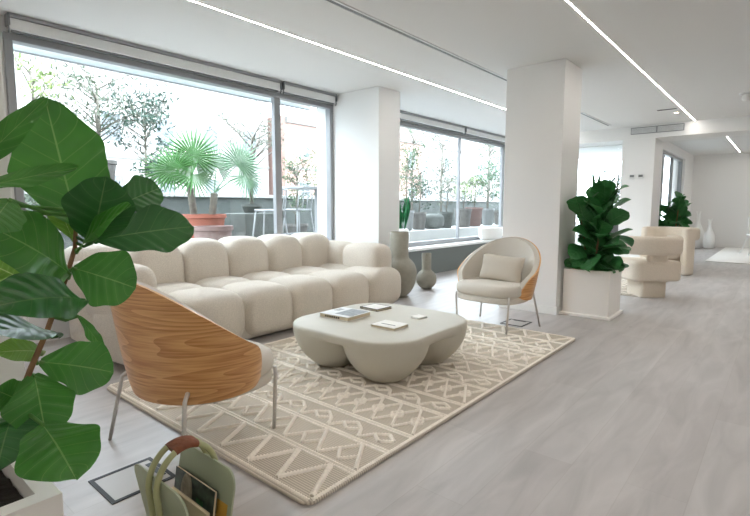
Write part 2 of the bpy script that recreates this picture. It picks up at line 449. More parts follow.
def window(name, plane, a0, a1, z0, z1, posts, fw=.055, axis='y', fm='alu'):
    """frame in the plane X=plane (axis y) or Y=plane (axis x); posts = list of (pos, width)"""
    r = sroot(name)
    def bx(bm, u0, u1, zz0, zz1, d0, d1):
        if axis == 'y': box(bm, plane+d0, plane+d1, u0, u1, zz0, zz1, bev=.004)
        else: box(bm, u0, u1, plane+d0, plane+d1, zz0, zz1, bev=.004)
    bm = B()
    bx(bm, a0, a1, z0, z0+fw*1.3, -.05, .06); bx(bm, a0, a1, z1-fw, z1, -.05, .04)
    bx(bm, a0, a0+fw, z0+fw, z1-fw, -.05, .04); bx(bm, a1-fw, a1, z0+fw, z1-fw, -.05, .04)
    obj('window_frame', bm, M[fm], r, smooth=False)
    for p, w in posts:
        bm = B(); bx(bm, p-w/2, p+w/2, z0+fw, z1-fw, -.03, .03)
        obj('mullion', bm, M[fm], r, smooth=False)
    edges = [a0+fw] + [x for p, w in posts for x in (p-w/2, p+w/2)] + [a1-fw]
    for k in range(0, len(edges), 2):
        bm = B(); u0, u1 = edges[k], edges[k+1]; zz0, zz1 = z0+fw, z1-fw
        if axis == 'y': vs = [(plane, u0, zz0), (plane, u1, zz0), (plane, u1, zz1), (plane, u0, zz1)]
        else: vs = [(u0, plane, zz0), (u1, plane, zz0), (u1, plane, zz1), (u0, plane, zz1)]
        bm.faces.new([bm.verts.new(v) for v in vs])
        obj('glass_pane', bm, M['glass'], r, smooth=False)
    return r
window('window_1', XW, 1.10, 4.58, .40, 2.415, [(3.68, .09)])
window('window_2', XW, 5.0, 10.3, .462, 2.395, [(7.83, .03), (9.6, .10)])
window('window_3', 10.4, -4.62, -2.37, .52, 2.31, [], axis='x', fw=.02, fm='wall')
window('window_4', -2.2, 11.15, 15.0, .02, 2.33, [(12.55, .16), (13.7, .10)], fm='alu')
# lintels above the windows
struct(obj('wall_lintel', box(B(), -4.9, XW-.05, 1.10, 10.3, 2.415, CEIL), M['wall'], smooth=False))

def roller_blind(label, y0, y1, zb=2.41, grp='roller blinds above the windows'):
    t = thing('roller_blind', label, 'blind', (XW+.09, (y0+y1)/2, zb), 0, grp)
    h = (y1-y0)/2
    obj('cassette', box(B(), -.035, .03, -h, h, .010, .092, bev=.006), M['blind'], t, smooth=False)
    obj('headrail', box(B(), -.035, .045, -h, h, .094, .122, bev=.004), M['alu'], t, smooth=False)
    obj('bottom_bar', box(B(), -.012, .012, -h+.02, h-.02, -.004, .011, bev=.003), M['alud'], t, smooth=False)
    for sgn in (-1, 1):
        bm = B(); box(bm, -.03, .05, sgn*h-.008, sgn*h+.008, .03, .118, bev=.003)
        tube(bm, [(.03, sgn*h, .04), (.035, sgn*h, .0), (.02, sgn*h, -.02)], .006, 8)
        obj('bracket', bm, M['alud'], t, smooth=False)
roller_blind('long white roller blind cassette above the wide pane behind the sofa', 1.115, 3.66)
roller_blind('short white roller blind cassette above the narrow pane next to the window pillar', 3.70, 4.55)
roller_blind('white roller blind cassette above the left pane behind the two grey vases', 5.03, 7.82)
roller_blind('white roller blind cassette above the pane behind the front-facing lounge chair', 7.85, 10.25)

# ------------------------------------------------------------------ ceiling fittings
def led(label, x, y0, y1, z=CEIL):
    t = thing('linear_led_light', label, 'ceiling light', (x, (y0+y1)/2, z), 0, 'linear LED strips in the ceiling')
    h = (y1-y0)/2
    bm = B(); box(bm, -.011, -.0048, -h, h, -.004, -.0008); box(bm, .0048, .011, -h, h, -.004, -.0008)
    obj('channel', bm, M['plastic'], t, smooth=False)
    obj('diffuser', box(B(), -.0045, .0045, -h, h, -.0038, -.0008), M['led'], t, smooth=False)
led('glowing LED strip running above the cream sofa towards the windows', -3.27, -3.8, 9.75)
led('glowing LED strip on the bare ceiling right of the near column', -1.27, -3.8, 9.75)
led('glowing LED strip over the open right half of the lounge', .73, -3.8, 9.75)
led('glowing LED strip along the right wall of the lounge', 2.73, -3.8, 9.75)
led('short glowing LED strip on the ceiling of the far room', -1.04, 10.7, 16.0)
led('added LED strip, out of view, over the middle of the far room', .9, 10.7, 16.0)  # fill strip added out of view to brighten the far wall
led('added LED strip, out of view, along the right wall of the far room', 2.7, 10.7, 16.0)  # second unseen strip, added to lift the far wall further
def slot(label, x, y0, y1):
    t = thing('slot_vent', label, 'ceiling vent', (x, (y0+y1)/2, CEIL), 0, 'slot diffusers in the ceiling')
    h = (y1-y0)/2
    bm = B(); box(bm, -.035, -.018, -h, h, -.008, -.0005); box(bm, .018, .035, -h, h, -.008, -.0005)
    obj('rim', bm, M['plastic'], t, smooth=False)
    obj('slot', box(B(), -.0175, .0175, -h, h, -.004, -.0005), M['alud'], t, smooth=False)
slot('long grey slot diffuser in the ceiling running into the near column', -2.53, .6, 5.5)
slot('grey slot diffuser in the ceiling behind the near column', -2.51, 6.9, 9.4)
t = thing('ceiling_vent', 'small dark slit vent in the ceiling near the end of the LED strip', 'vent', (-1.45, 8.38, CEIL))
obj('rim', box(B(), -.14, .14, -.05, .05, -.006, -.0005), M['plastic'], t, smooth=False)
obj('slot', box(B(), -.125, .125, -.022, .022, -.010, -.0062), M['dark'], t, smooth=False)
t = thing('spotlight', 'tiny glowing spotlight in the ceiling next to the small dark vent', 'ceiling light', (-1.38, 8.72, CEIL))
bm = B(); lathe(bm, [(.045, 0), (.045, -.012), (.034, -.014), (.03, -.004)], 20); obj('ring', bm, M['plastic'], t)
bm = B(); lathe(bm, [(.028, -.005), (.028, -.012), (.01, -.015)], 16); obj('lamp', bm, M['spot'], t)
t = thing('smoke_detector', 'small white round detector on the ceiling at the right edge', 'detector', (-.49, 7.87, CEIL))
bm = B(); lathe(bm, [(.075, 0), (.075, -.015), (.06, -.022)], 24); obj('base', bm, M['plastic'], t)
bm = B(); lathe(bm, [(.045, -.022), (.045, -.075), (.03, -.095), (.005, -.1)], 24); obj('dome', bm, M['whitec'], t)
t = thing('air_grille', 'long grey louvred air grille set in the white beam', 'vent', (-1.83, 9.8, 2.452))
bm = B()
for a in ((-.41, .41, .05, .06), (-.41, .41, -.06, -.05), (-.41, -.4, -.05, .05), (.4, .41, -.05, .05), (-.012, .012, -.05, .05)):
    box(bm, a[0], a[1], -.014, -.001, a[2], a[3])
obj('grille_frame', bm, M['alu'], t, smooth=False)
obj('backing', box(B(), -.4, .4, -.004, -.001, -.05, .05), M['alu'], t, smooth=False)
bm = B()
for k in range(5): obox(bm, (-.4, -.009, -.038+.019*k), (.4, -.009, -.038+.019*k), .003, .012, Vector((0, -.5, 1)))
obj('louvres', bm, M['plastic'], t, smooth=False)
for k, (x, l) in enumerate(((-2.182, 'left one of two small wall thermostats on the far white pillar'), (-2.04, 'right one of two small wall thermostats on the far white pillar'))):
    t = thing('thermostat', l, 'thermostat', (x, 9.8, 1.64), 0, 'thermostats on the far pillar')
    obj('body', box(B(), -.045, .045, -.022, -.001, -.045, .045, bev=.006), M['plastic'], t, smooth=False)
    obj('screen', box(B(), -.034, .034, -.0245, -.0222, -.005, .034), M['greyp'], t, smooth=False)

# ================================================================== SOFA
sofa = thing('sofa', 'long cream boucle sofa of bubbly tufted puffs under the wide window', 'sofa', (-3.85, 2.85, 0))
def loc(o): return (o[0]+3.85, o[1]-2.85, o[2])
YS = [1.27, 1.76, 2.25, 2.74, 3.23, 3.76, 4.31]
rnd = random.Random(3)
bm = B(); box(bm, -.58, .56, -1.5, 1.40, .02, .24, bev=.03)
obj('base', bm, M['boucle'], sofa)
for i in range(6):
    y0, y1 = YS[i], YS[i+1]; w = y1-y0; yc = (y0+y1)/2
    bm = B(); puff(bm, loc((-3.48, yc, .235)), (.60, w+.035, .43), 3.6, 12)
    obj('seat_cushion', bm, M['boucle'], sofa)
    bm = B(); puff(bm, loc((-3.96, yc, .245)), (.58, w+.035, .41), 3.4, 12)
    obj('seat_cushion', bm, M['boucle'], sofa)
YB = [1.30, 1.76, 2.22, 2.68, 3.16, 3.62, 4.08]
for i in range(6):
    y0, y1 = YB[i], YB[i+1]
    bm = B(); puff(bm, loc((-4.30, (y0+y1)/2, .465)), (.47, y1-y0+.03, .67), 3.6, 12)
    obj('back_cushion', bm, M['boucle'], sofa)
for yc in (1.45, 4.14):
    bm = B()
    puff(bm, loc((-3.62, yc, .48)), (.55, .37, .43), 4.0, 12)
    puff(bm, loc((-4.12, yc, .48)), (.54, .37, .43), 4.0, 12)
    obj('armrest', bm, M['boucle'], sofa)

# ================================================================== RUG
def rope(bm, p, q, w=.021, h=.017, z=.014, beads=.014, mat=1):
    p, q = Vector((p[0], p[1], z)), Vector((q[0], q[1], z)); d = q-p; L = d.length
    if L < .01: return
    a = d/L; s = Vector((-a.y, a.x, 0)); n = max(2, int(L/beads*2)); rings = []
    for i in range(n+1):
        k = 1.0 if i % 2 else .72
        c = p + d*(i/n)
        rings.append([bm.verts.new(c + s*(w/2*k*math.cos(t)) + Vector((0, 0, h*k*math.sin(t)))) for t in (0, PI*.25, PI*.5, PI*.75, PI)])
    for r0, r1 in zip(rings, rings[1:]):
        for k in range(4): bm.faces.new((r0[k], r0[k+1], r1[k+1], r1[k])).material_index = mat
RX0, RX1, RY0, RY1 = -3.10, -1.262, 1.115, 4.095
bm = B()
slab(bm, rrect(RX0, RX1, RY0, RY1, .05, 6), 0.001, .017, .006)
def zig(y0, y1, pitch, ph=0, w=.024, x0=RX0+.03, x1=RX1-.03):
    k = 0; pts = []; x = x1 - ph
    while x > x0 - 1e-6:
        pts.append((x, y0 if k % 2 == 0 else y1)); x -= pitch/2; k += 1
    for a, b in zip(pts, pts[1:]): rope(bm, a, b, w)
bands = [1.139, 1.382, 1.600, 1.785, 2.09, 2.27, 2.56, 2.74, 2.95, 3.13, 3.43, 3.61, 3.84, 4.073]
kinds = 'ZDCLCLCDCLCDZ'
for k, (y0, y1, kd) in enumerate(zip(bands, bands[1:], kinds)):
    a, b, m_ = y0+.022, y1-.022, (y0+y1)/2
    if kd == 'Z': zig(a, b, .203, 0, .030) if k == 0 else zig(b, a, .203, 0, .030)
    if kd == 'D':
        zig(a, b, .232, 0, .023)
        x = RX1-.03
        while x - .232 > RX0:
            c = x
            for sg in (0,):
                rope(bm, (c-.058, m_), (c-.116, a+.012)); rope(bm, (c-.116, a+.012), (c-.174, m_))
            x -= .232
    if kd == 'C':
        x = RX1-.05; hh = (b-a)*.30
        while x - .21 > RX0:
            q = [(x, m_), (x-.06, m_-hh), (x-.12, m_), (x-.06, m_+hh)]
            rope(bm, q[0], q[1], .022); rope(bm, q[1], q[2], .022); rope(bm, q[2], q[3], .022); rope(bm, q[3], q[0], .022)
            rope(bm, q[2], (x-.165, a), .022); rope(bm, (x-.165, a), (x-.205, m_), .022)
            x -= .205
    if kd == 'L':
        zig(a, b, .26, 0, .019); zig(b, a, .26, .0, .017)
        x = RX1-.03-.065
        while x - .13 > RX0:
            for dx, dy in ((.036, .05),):
                rope(bm, (x-dx, m_), (x, m_-dy), .016); rope(bm, (x, m_-dy), (x+dx, m_), .016)
                rope(bm, (x-dx, m_), (x, m_+dy), .016); rope(bm, (x, m_+dy), (x+dx, m_), .016)
            x -= .13
for y in bands:
    for dy in ((-.010, .010) if 1.2 < y < 4.0 else (0,)):
        rope(bm, (RX0+.02, y+dy), (RX1-.02, y+dy), .018, .010)
for x in (RX0+.014, RX1-.014): rope(bm, (x, RY0+.03), (x, RY1-.03), .022, .010)
rug = obj('rug', bm, [M['weave'], M['rope']])
tag(rug, 'cream woven area rug with raised diamond cords under the coffee table', 'rug')

# ================================================================== COFFEE TABLE
def make_table():
    bm = B()
    c, r, top = .23, .28, .30
    slab(bm, rrect(-c-r, c+r, -c-r, c+r, r, 12), top-.06, top, .010, steps=3)
    for sx in (-1, 1):
        for sy in (-1, 1):
            t = bmesh.new(); prof = []
            for k in range(17):
                z = .0 + (top-.02)*k/16
                u = 1 - z/(top-.02)
                prof.append((.283*(1-.10*u-.50*u**2.6), z))
            lathe(t, prof, 40, (sx*c, sy*c, 0))
            merge(bm, t)
    me = bpy.data.meshes.new('tmp'); bm.to_mesh(me); bm.free()
    o = bpy.data.objects.new('tmp', me); COL.objects.link(o)
    m1 = o.modifiers.new('r', 'REMESH'); m1.mode = 'VOXEL'; m1.voxel_size = .008
    m2 = o.modifiers.new('s', 'SMOOTH'); m2.iterations = 16; m2.factor = .5
    dg = bpy.context.evaluated_depsgraph_get()
    nm = bpy.data.meshes.new_from_object(o.evaluated_get(dg))
    bpy.data.objects.remove(o); bpy.data.meshes.remove(me)
    zs = [v.co.z for v in nm.vertices]; lo = min(zs)
    for v in nm.vertices: v.co.z -= lo
    nm.materials.clear(); nm.materials.append(M['table'])
    nm.polygons.foreach_set('use_smooth', [True]*len(nm.polygons))
    t = bpy.data.objects.new('coffee_table', nm); COL.objects.link(t)
    return t
ct = make_table(); ct.location = (-2.11, 2.56, .022)
tag(ct, 'low sand-coloured coffee table with four rounded lobe feet on the rug', 'coffee table')
TZ = ct.location.z + max(v.co.z for v in ct.data.vertices)

# books on the table
def book(label, name, c, w, d, h, rot, cov, extra=None, grp='books on the coffee table', z=None):
    t = thing(name, label, 'book', (c[0], c[1], TZ+.0005 if z is None else z), rot, grp)
    obj('pages', box(B(), -w/2+.003, w/2-.004, -d/2+.004, d/2-.004, .0025, h-.0025), M['pages'], t, smooth=False)
    bm = B(); box(bm, -w/2, w/2, -d/2, d/2, 0, .0025); box(bm, -w/2, w/2, -d/2, d/2, h-.0025, h); box(bm, -w/2, -w/2+.003, -d/2, d/2, .0025, h-.0025)
    obj('cover', bm, M[cov], t, smooth=False)
    if extra: extra(t, w, d, h)
    return t
def ex1(t, w, d, h):
    obj('photo_print', box(B(), -.03, w/2-.012, -d/2+.045, d/2-.012, h, h+.0006), M['coverg'], t, smooth=False)
    bm = B()
    for k in range(4): box(bm, -w/2+.02, -w/2+.07, .06-.018*k, .066-.018*k, h, h+.0006)
    obj('title', bm, M['ink'], t, smooth=False); bm = B()
    for k in range(7): box(bm, -.08+.02*k, -.068+.02*k, -d/2-.0006, -d/2, .008, h-.008)
    obj('spine_title', bm, M['ink'], t, smooth=False)
book('large pale art book with a grey photograph cover on the coffee table', 'book', (-2.37, 2.475), .27, .25, .028, R(3), 'cover', ex1)
def ex2(t, w, d, h):
    obj('label', box(B(), -w/2+.012, w/2-.012, -d/2+.012, d/2-.012, h, h+.0006), M['paper'], t, smooth=False)
    bm = B()
    box(bm, -w/2+.02, -w/2+.12, -d/2-.0006, -d/2, .006, h-.006)
    obj('title', bm, M['paper'], t, smooth=False)
book('black-edged book lying on the far side of the coffee table', 'book', (-2.37, 2.815), .18, .165, .015, R(-3), 'ink', ex2)
def ex3(t, w, d, h):
    bm = B(); box(bm, -w/2+.04, w/2-.04, -d/2+.06, -d/2+.07, h, h+.0006)
    obj('title', bm, M['ink'], t, smooth=False)
book('small white book with cream pages on the near right of the coffee table', 'book', (-1.932, 2.436), .19, .16, .017, R(2), 'paper', ex3)
t = thing('coaster_set', 'small square white coaster stack alone at the right of the coffee table', 'coasters', (-1.933, 2.767, TZ+.0005), R(-10))
obj('base', box(B(), -.042, .042, -.042, .042, 0, .006, bev=.002), M['cover'], t, smooth=False)
obj('top_coaster', box(B(), -.04, .04, -.04, .04, .0063, .012, bev=.002), M['paper'], t, smooth=False)

# ================================================================== LOUNGE CHAIRS
def chair_path(p, side, rx, ry, yc, fwd):
    """p 0..1 from the middle of the back to the front tip"""
    arc = PI/2*math.sqrt((rx*rx+ry*ry)/2); tot = arc+fwd
    d = p*tot
    if d <= arc:
        a = d/arc*PI/2
        return Vector((side*rx*math.sin(a), yc+ry*math.cos(a), 0)), d
    e = (d-arc)
    return Vector((side*(rx-.10*(e/fwd)**2*.5), yc-e, 0)), d
def shell_z(p):
    z = .815 - .33*(smooth01(0, 1.1, p)**1.1) - .02*p
    if p > .86: z -= .13*((p-.86)/.14)**2.4
    return z
def shell_grid(bm, off, t0, z_lo, z_in, flip=False, nu=36, nv=12, uv=True):
    lay = bm.loops.layers.uv.verify(); g = []
    for i in range(-nu, nu+1):
        p = abs(i)/nu; side = -1 if i < 0 else 1
        zt = shell_z(p) - t0; zb = z_lo + .03*p**2
        if p > .9: zb += .03*((p-.9)/.1)**2
        zb = min(zb, zt-.02); row = []
        for j in range(nv+1):
            v = j/nv; z = zb + (zt-zb)*v
            k = min(1, max(0, (z-.27)/.53))
            rx = .325 + .105*k**.75 - off; ry = .285 + .085*k**.75 - off
            P, d = chair_path(p, side, rx, ry, -.03, .12)
            if v == 0 and z_in: pass
            row.append((bm.verts.new((P.x, P.y, z)), (side*d, z)))
        g.append(row)
    for a, b in zip(g, g[1:]):
        for j in range(nv):
            q = [a[j], b[j], b[j+1], a[j+1]]
            if flip: q = q[::-1]
            f = bm.faces.new([x[0] for x in q])
            for l, x in zip(f.loops, q): l[lay].uv = x[1]
    return [[v for v, _ in r] for r in g]
def closed_shell(o0, o1, t0, z_lo):
    bm = B()
    A = shell_grid(bm, o0, t0, z_lo, False)
    C_ = shell_grid(bm, o1, t0, z_lo, False, True)
    lay = bm.loops.layers.uv.verify()
    def strip(a, b):
        for k in range(len(a)-1):
            f = bm.faces.new((a[k], a[k+1], b[k+1], b[k]))
            for l in f.loops: l[lay].uv = (.1, .1)
    strip([r[-1] for r in A], [r[-1] for r in C_]); strip([r[0] for r in C_], [r[0] for r in A])
    strip(A[0], C_[0]); strip(C_[-1], A[-1])
    return bm
def make_chair(label, loc_, rotz):
    t = thing('lounge_chair', label, 'armchair', loc_, rotz, 'barrel lounge chairs beside the coffee table')
    obj('shell', closed_shell(0, .014, 0, .275), M['veneer'], t, angle=50)
    obj('backrest', closed_shell(.0145, .055, .010, .30), M['uphol'], t, angle=60)
    bm = B(); pts = []
    for i in range(-40, 41):
        p = abs(i)/40; k = min(1, max(0, (shell_z(p)-.27)/.53))
        P, _ = chair_path(p, -1 if i < 0 else 1, .325+.105*k**.75-.016, .285+.085*k**.75-.016, -.03, .12)
        pts.append((P.x, P.y, shell_z(p)-.005))
    tube(bm, pts, .0045, 8); obj('piping', bm, M['piping'], t)
    # seat: D-shaped cushion
    out = []
    for k in range(48):
        a = 2*PI*k/48; ca, sa = math.cos(a), math.sin(a)
        n = 3.2 if sa < 0 else 2.3
        rr = (abs(ca)**n+abs(sa)**n)**(-1/n)
        out.append((.315*ca*rr, -.05+(.305 if sa > 0 else .265)*sa*rr))
    bm = B(); slab(bm, out, .315, .425, .045, steps=6); obj('seat', bm, M['uphol'], t, angle=60)
    bm = B(); slab(bm, [(x*.97, (y+.05)*.97-.05) for x, y in out], .268, .322, .015); obj('seat_base', bm, M['uphol'], t, angle=60)
    for sx in (-1, 1):
        for fy, fx, ty, tx in ((-.262, .245, -.265, .262), (.266, .312, .195, .25)):
            bm = B()
            if fy < 0:
                tube(bm, [(sx*fx, fy, .0185), (sx*tx, ty, .30), (sx*tx, ty+.004, .335)], [.0085, .0095, .0095], 12)
            else:
                tube(bm, [(sx*fx, fy, 0), (sx*(tx+.02), ty+.03, .25), (sx*(tx+.012), ty+.02, .31), (sx*(tx-.02), ty-.02, .345)], [.0085, .0095, .0095, .0095], 12)
            obj('leg', bm, M['chrome'], t)
    return t
chair_b = make_chair('beige barrel lounge chair facing the camera beside the white column', (-1.995, 4.09, 0.026), R(-2))
chair_b.location.z = 0.0
chair_a = dup(chair_b, (-2.085, 1.15, 0), R(183), 'barrel lounge chair seen from behind, its oak veneer shell nearest the camera', 'barrel lounge chairs beside the coffee table')
# cushion on the facing chair
def cushion(bm, w, h, d, n=18):
    lay = {}
    for sgn in (-1, 1):
        for i in range(n+1):
            for j in range(n+1):
                u, v = -1+2*i/n, -1+2*j/n
                e = (1-abs(u)**2.6)*(1-abs(v)**2.6)
                th = d/2*max(0, e)**.45
                pin = 1-.05*(1-abs(v))*(abs(u)) ; pin2 = 1-.06*(1-abs(u))*(abs(v))
                if sgn == 1 and (i in (0, n) or j in (0, n)): lay[(1, i, j)] = lay[(-1, i, j)]; continue
                lay[(sgn, i, j)] = bm.verts.new((u*w/2*pin, sgn*th, v*h/2*pin2))
        for i in range(n):
            for j in range(n):
                q = [lay[(sgn, i, j)], lay[(sgn, i+1, j)], lay[(sgn, i+1, j+1)], lay[(sgn, i, j+1)]]
                bm.faces.new(q)
bm = B(); cushion(bm, .42, .245, .12)
bmesh.ops.rotate(bm, verts=bm.verts, cent=(0, 0, 0), matrix=Matrix.Rotation(R(-16), 3, 'X'))
pl = obj('cushion', bm, M['pillow']); pl.location = (-1.985, 4.165, .535); pl.rotation_euler = (0, R(3), R(-2))
tag(pl, 'rectangular stone-coloured cushion propped on the facing lounge chair', 'cushion')

# ================================================================== FIDDLE LEAF PLANTS
def leaf(bm, P0, P1, w, nrm, curl=.08, fold=.12, wave=.03, seed=0, nu=16, nv=5, twist=0, wide=.62):
    P0, P1 = Vector(P0), Vector(P1); a = P1-P0; L = a.length; ad = a/L
    s = ad.cross(Vector(nrm))
    if s.length < 1e-3: s = ad.orthogonal()
    s.normalize(); n = s.cross(ad).normalized()
    uv = bm.loops.layers.uv.verify(); g = []
    rn = random.Random(seed); f1, f2, o1, o2 = rn.uniform(7, 11), rn.uniform(5, 9), rn.uniform(0, 6), rn.uniform(0, 6)
    for i in range(nu+1):
        u = i/nu
        if u > wide: f = max(0, 1-((u-wide)/(1-wide))**2.1)**.62
        else: f = .12 + .88*(math.sin(PI/2*u/wide))**.95 - .08*math.exp(-((u-.33)/.12)**2)
        f = max(f, .02); row = []
        tw = twist*u
        for j in range(-nv, nv+1):
            v = j/nv
            ww = w/2*f*(1+.07*math.sin(u*f1*1.7+(o1 if v > 0 else o2)))
            off = curl*L*(4*u*(1-u)) - curl*.5*L*u*u + fold*abs(v)*ww + wave*L*math.sin(u*(f1 if v > 0 else f2)+(o1 if v > 0 else o2))*v*v
            ss = s*math.cos(tw)+n*math.sin(tw); nn = n*math.cos(tw)-s*math.sin(tw)
            p = P0 + ad*(u*L) + ss*(ww*v) + nn*off
            row.append((bm.verts.new(p), (u, v*.5+.5)))
        g.append(row)
    for A, C_ in zip(g, g[1:]):
        for k in range(2*nv):
            q = [A[k], A[k+1], C_[k+1], C_[k]]
            f = bm.faces.new([x[0] for x in q])
            for l, x in zip(f.loops, q): l[uv].uv = x[1]
def planter_parts(t, w, h, base=True, zoff=0):
    """square white planter, its plinth and soil under t (local coordinates)"""
    bm = B(); i = w/2
    if base: obj('plinth', box(B(), -i-.025, i+.025, -i-.025, i+.025, 0, .03, bev=.004), M['planter'], t, smooth=False)
    z0 = .03 if base else 0
    th = .04
    o1, o2 = [(-i, -i), (i, -i), (i, i), (-i, i)], [(-i+th, -i+th), (i-th, -i+th), (i-th, i-th), (-i+th, i-th)]
    def q(p, z): return [bm.verts.new((x, y, z)) for x, y in p]
    a, b, c, d = q(o1, z0), q(o1, h), q(o2, h), q(o2, h-.06)
    for r0, r1 in ((a, b), (b, c), (c, d)):
        for k in range(4): bm.faces.new((r0[k], r0[(k+1) % 4], r1[(k+1) % 4], r1[k]))
    bm.faces.new(a[::-1]); bm.faces.new(d)
    obj('planter', bm, M['planter'], t, smooth=False)
    bm = B(); n = 14
    g = [[bm.verts.new((-i+th+.003+(w-2*th-.006)*x/n, -i+th+.003+(w-2*th-.006)*y/n, h-.045+.012*noise.noise((x*.7, y*.7, w)))) for y in range(n+1)] for x in range(n+1)]
    for x in range(n):
        for y in range(n): bm.faces.new((g[x][y], g[x+1][y], g[x+1][y+1], g[x][y+1]))
    obj('soil', bm, M['soil'], t)
def fiddle(name, label, loc_, w, h, top, nleaf, seed, spread=.3, lsize=.26, low=.03, matn='leafd', lean=(0, 0), xmin=-9):
    t = thing(name, label, 'potted plant', loc_, 0)
    planter_parts(t, w, h)
    rn = random.Random(seed)
    bm = B(); stems = []
    for k in range(3):
        a = k*2.1+seed; pts = []
        for i in range(8):
            u = i/7
            pts.append(Vector((.05*math.cos(a)+lean[0]*u+.10*u*math.cos(a+.7), .05*math.sin(a)+lean[1]*u+.10*u*math.sin(a+.7), h-.08+(top-h)*(.95-.1*k)*u)))
        tube(bm, pts, [.014-.007*i/7 for i in range(8)], 8); stems.append(pts)
    obj('stem', bm, M['bark'], t)
    bm = B()
    for k in range(nleaf):
        st = stems[k % 3]; u = low+(1-low)*((k+.5)/nleaf)
        f = u*6.999; i = int(f); p = st[i].lerp(st[i+1], f-i)
        a = k*2.4+rn.uniform(-.3, .3); el = (R(rn.uniform(25, 75)) if u > .62 else R(rn.uniform(-60, 5)) if u < .3 else R(rn.uniform(-45, 55)))
        L = lsize*rn.uniform(.85, 1.12)
        d = Vector((math.cos(a)*math.cos(el), math.sin(a)*math.cos(el), math.sin(el)))
        hor = Vector((math.cos(a), math.sin(a), 0))
        p0 = p + d*.04
        if loc_[0]+(p0+d*L).x < xmin: d.x *= .25; d.normalize()
        if loc_[0]+(p0+d*L).x < xmin: continue
        tube(bm, [p, p0+d*.01], .004, 6)
        d.z = max(d.z, (h+.04-p0.z)/L); d.normalize()
        nrm = Vector((0, 0, 1))*(1 if d.z > 0 else .6) + hor*(.1 if d.z < 0 else -.3)
        nrm = Matrix.Rotation(rn.uniform(-.9, .9), 3, d) @ nrm
        leaf(bm, p0, p0+d*L, L*.74, nrm, rn.uniform(.05, .12), .18, .03, seed*100+k, 12, 4)
    obj('foliage', bm, M[matn], t, angle='keep')
    return t
fiddle('potted_fiddle_leaf_fig', 'bushy fiddle leaf fig in a white square planter beside the freestanding column', (-1.482, 5.23, 0), .44, .475, 1.24, 105, 7, .3, .27, .0, lean=(0, 0), xmin=-1.63)
fiddle('potted_fiddle_leaf_fig', 'smaller fiddle leaf fig standing far back behind the boucle armchairs', (-1.66, 11.1, 0), .44, .475, 1.26, 70, 11, .3, .25, .1)

# near plant, its leaves placed one by one
t = thing('potted_fiddle_leaf_fig', 'tall fiddle leaf fig in a white square planter in the near left corner', 'potted plant', (-1.41, .09, 0))
planter_parts(t, .47, .475)
O = Vector((-1.41, .09, 0))
stem_px = [(47, 331, -1.40), (67, 275, -1.40), (75, 248, -1.40), (76, 225, -1.40), (78, 206, -1.40)]
pts = [Vector((-1.415, .10, .42)), Vector((-1.41, .18, .52)), at_x(15, 410, -1.405), at_x(31, 368, -1.40)] + [at_x(*p) for p in stem_px]
# the stem is a smooth line through these points
bm = B(); fine = []
for a, b in zip(pts, pts[1:]):
    for k in range(4): fine.append(a.lerp(b, k/4)-O)
fine.append(pts[-1]-O)
tube(bm, fine, [.0085-.004*i/len(fine) for i in range(len(fine))], 10)
obj('stem', bm, M['bark'], t)
CAMP = Vector((0, 0, H_CAM))
# base pixel, X; tip pixel, X; width(m); tilt of the face (screen right, up); curl; material
LV = [
 ((78, 226, -1.40), (45, 99, -1.52), .225, (.15, -.1), -.03, 0),
 ((-50, 190, -1.32), (48, 97, -1.25), .05, (.3, .5), .0, 0),
 ((-55, 196, -1.15), (78, 167, -1.2), .038, (0, .4), .02, 0),
 ((92, 243, -1.37), (106, 177, -1.28), .155, (.1, .3), .04, 0),
 ((118, 206, -1.40), (160, 188, -1.43), .11, (.2, .3), .06, 0),
 ((78, 250, -1.38), (130, 204, -1.20), .085, (-.5, .8), .04, 0),
 ((96, 240, -1.36), (194, 226, -1.34), .135, (0, .3), .04, 0),
 ((72, 238, -1.42), (52, 192, -1.52), .075, (.3, .3), .02, 1),
 ((70, 274, -1.38), (-12, 224, -1.20), .15, (0, .35), .04, 0),
 ((28, 282, -1.5), (-14, 262, -1.55), .12, (0, .4), .03, 1),
 ((73, 268, -1.38), (136, 288, -1.32), .16, (.15, .25), .04, 0),
 ((84, 300, -1.30), (-14, 306, -1.12), .13, (0, .5), .06, 0),
 ((78, 316, -1.40), (104, 350, -1.42), .035, (.9, .2), .02, 0),
 ((40, 362, -1.40), (114, 372, -1.36), .14, (0, .35), .06, 0),
 ((58, 336, -1.36), (-12, 330, -1.15), .10, (0, .8), .05, 0),
 ((44, 352, -1.44), (-6, 352, -1.40), .07, (0, .6), .05, 1),
 ((34, 374, -1.40), (46, 436, -1.30), .145, (.1, .2), .05, 0),
 ((42, 424, -1.26), (76, 478, -1.10), .165, (.25, .35), .05, 0),
 ((14, 412, -1.40), (-4, 472, -1.22), .13, (-.2, .2), .05, 0),
 ((22, 402, -1.42), (-4, 390, -1.40), .08, (0, .3), .04, 0),
 ((10, 200, -1.15), (-14, 232, -1.10), .09, (0, .4), .04, 0),
 ((34, 432, -1.42), (50, 462, -1.5), .06, (0, .3), .04, 1),
]
right = CAM_ROT @ Vector((1, 0, 0)); upv = CAM_ROT @ Vector((0, 1, 0))
bmd = B()
